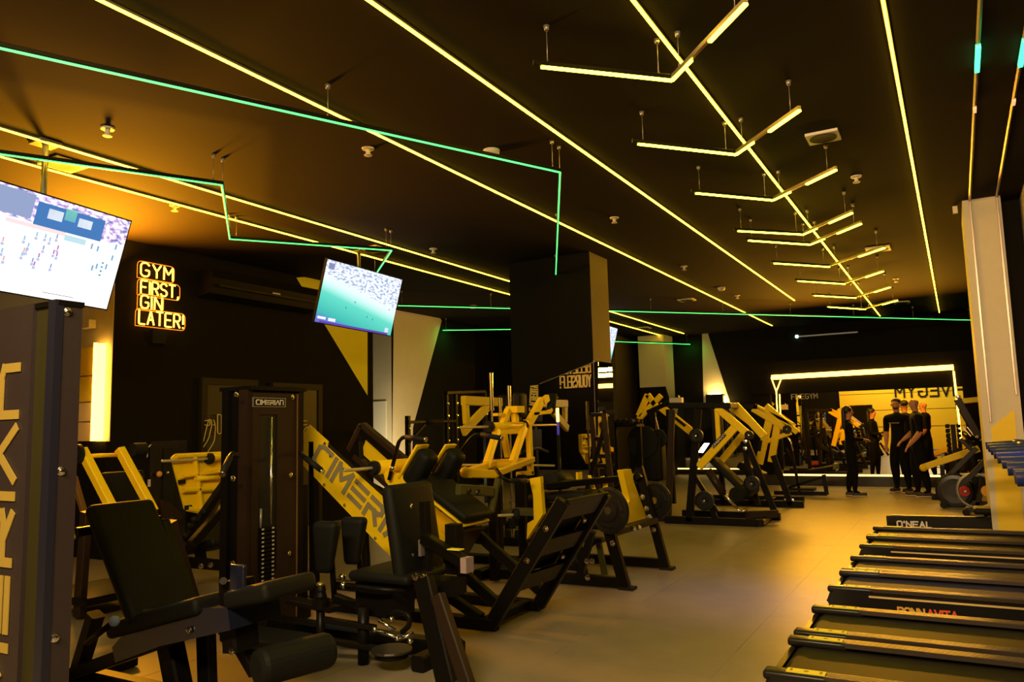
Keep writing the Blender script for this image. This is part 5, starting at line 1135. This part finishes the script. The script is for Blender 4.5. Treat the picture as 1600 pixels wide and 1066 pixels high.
# ================================================================ PEOPLE
SKIN = mat('skin', (.50, .22, .12), .55, 0, noise=.08, nscale=30); CLO = mat('black_clothes', (.0040, .0036, .0034), .85, 0, spec=.15, noise=.2, nscale=60, bump=.1)
HAIR = mat('dark_hair', (.012, .008, .006), .5); SHOE = mat('dark_shoe', (.03, .012, .010), .5); SOLE = mat('pale_sole', (.62, .45, .36), .6); EYE_ = mat('eye_dark', (.02, .015, .012), .3)
def person(loc, face, h, label, arms, sleeve=.55, slim=1.0, hair='short', shoe=SHOE, stance=.09, stride=.0, legs=CLO, logo=False, headturn=0):
    k = h / 1.75; root = thing('person', label, 'person', loc)
    R = Matrix.Rotation(face, 3, 'Z')                       # local +Y is where the person faces
    def L(p): return Vector(loc) + R @ (Vector(p) * k)
    J = []; E = []; RR = []
    def j(p, r, par=None, ry=None):
        J.append(Vector(p)); RR.append((r, ry or r)); i = len(J) - 1
        if par is not None: E.append((par, i))
        return i
    s = slim
    pel = j((0, 0, .97), .150 * s, None, .115); bel = j((0, .005, 1.10), .140 * s, pel, .105); che = j((0, 0, 1.27), .165 * s, bel, .115); up = j((0, -.01, 1.40), .130 * s, che, .095)
    nk = j((0, -.01, 1.485), .058, up); n2 = j((0, .005, 1.545), .054, nk)
    ht = headturn; hx, hy = math.sin(ht), math.cos(ht)
    h1 = j((.02*hx, .02*hy, 1.60), .070, n2, .078); h2 = j((.008*hx, .008*hy, 1.665), .078, h1, .092); h3 = j((0, 0, 1.715), .060, h2, .075)
    info = []
    for sd in (-1, 1):
        hp = j((sd * .088, 0, .90), .104 * s, pel, .105); kn = j((sd * (stance + .005), .02 + sd * stride * .5, .50), .075 * s, hp); cf = j((sd * (stance + .01), -.01 + sd * stride * .8, .36), .068 * s, kn)
        an = j((sd * (stance + .015), -.03 + sd * stride, .09), .044, cf)
        fo = j((sd * (stance + .03), .07 + sd * stride, .045), .04, an)
        sh = j((sd * .175 * s, -.01, 1.405), .066 * s, up); el_p, wr_p = arms[0 if sd < 0 else 1]
        ma = j(Vector((sd * .175 * s, -.01, 1.405)).lerp(Vector(el_p), .5), .052 * s, sh)
        el = j(el_p, .044 * s, ma); fa = j(Vector(el_p).lerp(Vector(wr_p), .4), .043 * s, el); wr = j(wr_p, .029, fa)
        d = (Vector(wr_p) - Vector(el_p)).normalized(); pm = j(Vector(wr_p) + d * .055, .032, wr, .02)
        side_ = d.cross(V(0, 0, 1)).normalized() if abs(d.z) < .9 else V(0, 1, 0); curl = V(0, 0, -1) if abs(d.z) < .9 else V(-sd, 0, 0)
        for q in range(4):
            o_ = side_ * (.026 - q * .0175); ln = (.062, .072, .067, .050)[q]
            f1 = j(Vector(wr_p) + d * .085 + o_, .0095, pm); f2 = j(Vector(wr_p) + d * (.085 + ln * .55) + o_ + curl * .012, .0088, f1); j(Vector(wr_p) + d * (.085 + ln * .8) + o_ + curl * .036, .0075, f2)
        t1 = j(Vector(wr_p) + d * .03 + side_ * .038, .011, pm); j(Vector(wr_p) + d * .07 + side_ * .052 + curl * .01, .0085, t1)
        info.append((sd, Vector((sd * (stance + .02), -.03 + sd * stride, 0)), Vector(el_p), Vector(wr_p), Vector((sd * .175 * s, -.01, 1.405))))
    me = bpy.data.meshes.new('body'); me.from_pydata([p * k for p in J], E, []); me.update()
    ob = bpy.data.objects.new('body', me); COL.objects.link(ob)
    m = ob.modifiers.new('skin', 'SKIN'); m.use_smooth_shade = True; m.branch_smoothing = .6
    if not me.skin_vertices: 
        bpy.context.view_layer.objects.active = ob
        bpy.ops.mesh.customdata_skin_add()
    for i, (a_, b_) in enumerate(RR):
        me.skin_vertices[0].data[i].radius = (a_ * k, b_ * k)
    me.skin_vertices[0].data[0].use_root = True
    sb = ob.modifiers.new('sub', 'SUBSURF'); sb.levels = 2; sb.render_levels = 2
    dg = bpy.context.evaluated_depsgraph_get(); ev = ob.evaluated_get(dg); nm = bpy.data.meshes.new_from_object(ev)
    bpy.data.objects.remove(ob)
    for mm in (SKIN, CLO, legs): nm.materials.append(mm)
    for p in nm.polygons:
        c = p.center / k; idx = 0
        if c.z < .12: idx = 2
        elif c.z < 1.0 and abs(c.x) < .24 * max(1, s): idx = 2
        elif c.z < 1.50 and abs(c.x) < .20: idx = 1
        elif c.z > 1.32 and c.z < 1.50 and abs(c.x) < .29: idx = 1
        for sd, _, el_, wr_, sh_ in info:
            # along the arm
            for a_, b_, lo_, hi_ in ((sh_, el_, 0, 1), (el_, wr_, 1, 2)):
                dd = b_ - a_; tt = (c - a_).dot(dd) / dd.length_squared
                if 0 <= tt <= 1.6 and (c - (a_ + dd * min(tt, 1.0))).length < (.095 if lo_ == 0 else .06):
                    if c.x * sd > .02: idx = 1 if (lo_ + tt) < sleeve * 2 else (0 if (abs(c.x) > .15 or c.y > .13) else idx)
            if (c - (wr_ + (wr_ - el_).normalized() * .07)).length < .10 and not (abs(c.x) < .155 and c.y < .125 * max(1, s)): idx = 0
        if c.z > 1.50: idx = 0
        p.material_index = idx; p.use_smooth = True
    nm.transform(Matrix.LocRotScale(None, Matrix.Rotation(face, 3, 'Z'), None))
    bo = bpy.data.objects.new('body', nm); COL.objects.link(bo); bo.parent = root; WLOC[bo.name] = WL(root)
    def part(mb, name, mt): return mb.build(name, mt, root)
    RT = R @ Matrix.Rotation(-ht, 3, 'Z')
    def H(p): return Vector(loc) + (RT @ Vector((p[0], p[1], 0)) + V(0, 0, p[2])) * k
    # face
    for sd in (-1, 1): part(MB().sphere(H((sd * .032, .088, 1.652)), .0075 * k, 8), 'eye', EYE_)
    mb = MB(); mb.prism([H((-.012, .088, 1.612)), H((.012, .088, 1.612)), H((.004, .088, 1.655)), H((-.004, .088, 1.655))], (H((0, .106, 1.60)) - H((0, .092, 1.60)))); part(mb, 'nose', SKIN)
    mb = MB().box(H((0, .088, 1.585)), (.04 * k, .012 * k, .008 * k), face - ht); part(mb, 'mouth', mat('lips', (.30, .09, .06), .5))
    for sd in (-1, 1): part(MB().sphere(H((sd * .083, .0, 1.64)), .024 * k, 8, (.45, .8, 1.3)), 'ear', SKIN)
    if hair == 'short':
        mb = MB().sphere(H((0, -.030, 1.708)), .086 * k, 16, (1, 1.10, .80)); part(mb, 'hair', HAIR)
    elif hair == 'long':
        mb = MB().sphere(H((0, -.018, 1.690)), .098 * k, 16, (1, 1.05, .90)); mb.pad(H((0, -.085, 1.50)), RT @ V(.075 * k, 0, 0), RT @ V(0, .035 * k, 0), V(0, 0, .20 * k), .03, 4); part(mb, 'hair', HAIR)
    elif hair == 'beard':
        mb = MB().sphere(H((0, -.030, 1.710)), .086 * k, 16, (1, 1.08, .80)); part(mb, 'hair', HAIR)
        mb = MB().sphere(H((0, .052, 1.585)), .048 * k, 12, (1.05, .75, .75)); part(mb, 'beard', HAIR)
    for sd, fp, *_ in info:
        a_ = L((fp.x, fp.y - .05, .05)); f_ = R @ V(0, 1, 0); sx = R @ V(1, 0, 0)
        o_ = MB().pad(L((fp.x, fp.y + .075, .048)), f_ * .135 * k, sx * .045 * k, V(0, 0, .036 * k), .033 * k, 4).build('shoe', shoe, root)
        MB().pad(L((fp.x, fp.y + .075, .012)), f_ * .14 * k, sx * .048 * k, V(0, 0, .012 * k), .011 * k, 3).build('sole', SOLE, o_)
    if logo:
        MB().beam(L((-.10, .125, 1.30)), L((.10, .125, 1.30)), .012, .006, side=(R @ V(0, 1, 0))).build('shirt_stripe', mat('stripe_grey', (.35, .3, .25), .6), root)
    return root
w = P(1334, 776, Y=15.42)
person((w.x, 15.45, 0), -1.35, 1.63, 'woman with long dark hair in black clothes, hands together, facing the two men', (((-.21, .03, 1.12), (-.08, .24, 1.10)), ((.21, .03, 1.12), (.06, .25, 1.10))), sleeve=.95, slim=1.02, hair='long', stance=.06, stride=.05, shoe=mat('dark_trainer', (.02, .02, .022), .5))
m1_ = P(1404, 768, Y=16.5)
person((P(1411, 768, Y=16.5).x, 16.45, 0), 2.7, 1.76, 'bearded man in a black shirt with a pale chest stripe, behind the bald man', (((-.26, -.02, 1.12), (-.16, .14, .98)), ((.25, -.03, 1.12), (.20, .08, .90))), sleeve=.5, slim=1.18, hair='beard', logo=True, stance=.10, headturn=-.3)
person((P(1441, 776, Y=15.67).x, 15.65, 0), 1.75, 1.76, 'bald man in black, seen side-on, with bare forearm and reddish shoes', (((-.24, -.02, 1.13), (-.20, .14, .93)), ((.24, -.05, 1.12), (.22, .10, .92))), sleeve=.5, slim=1.25, hair='none', stance=.09, stride=.07)
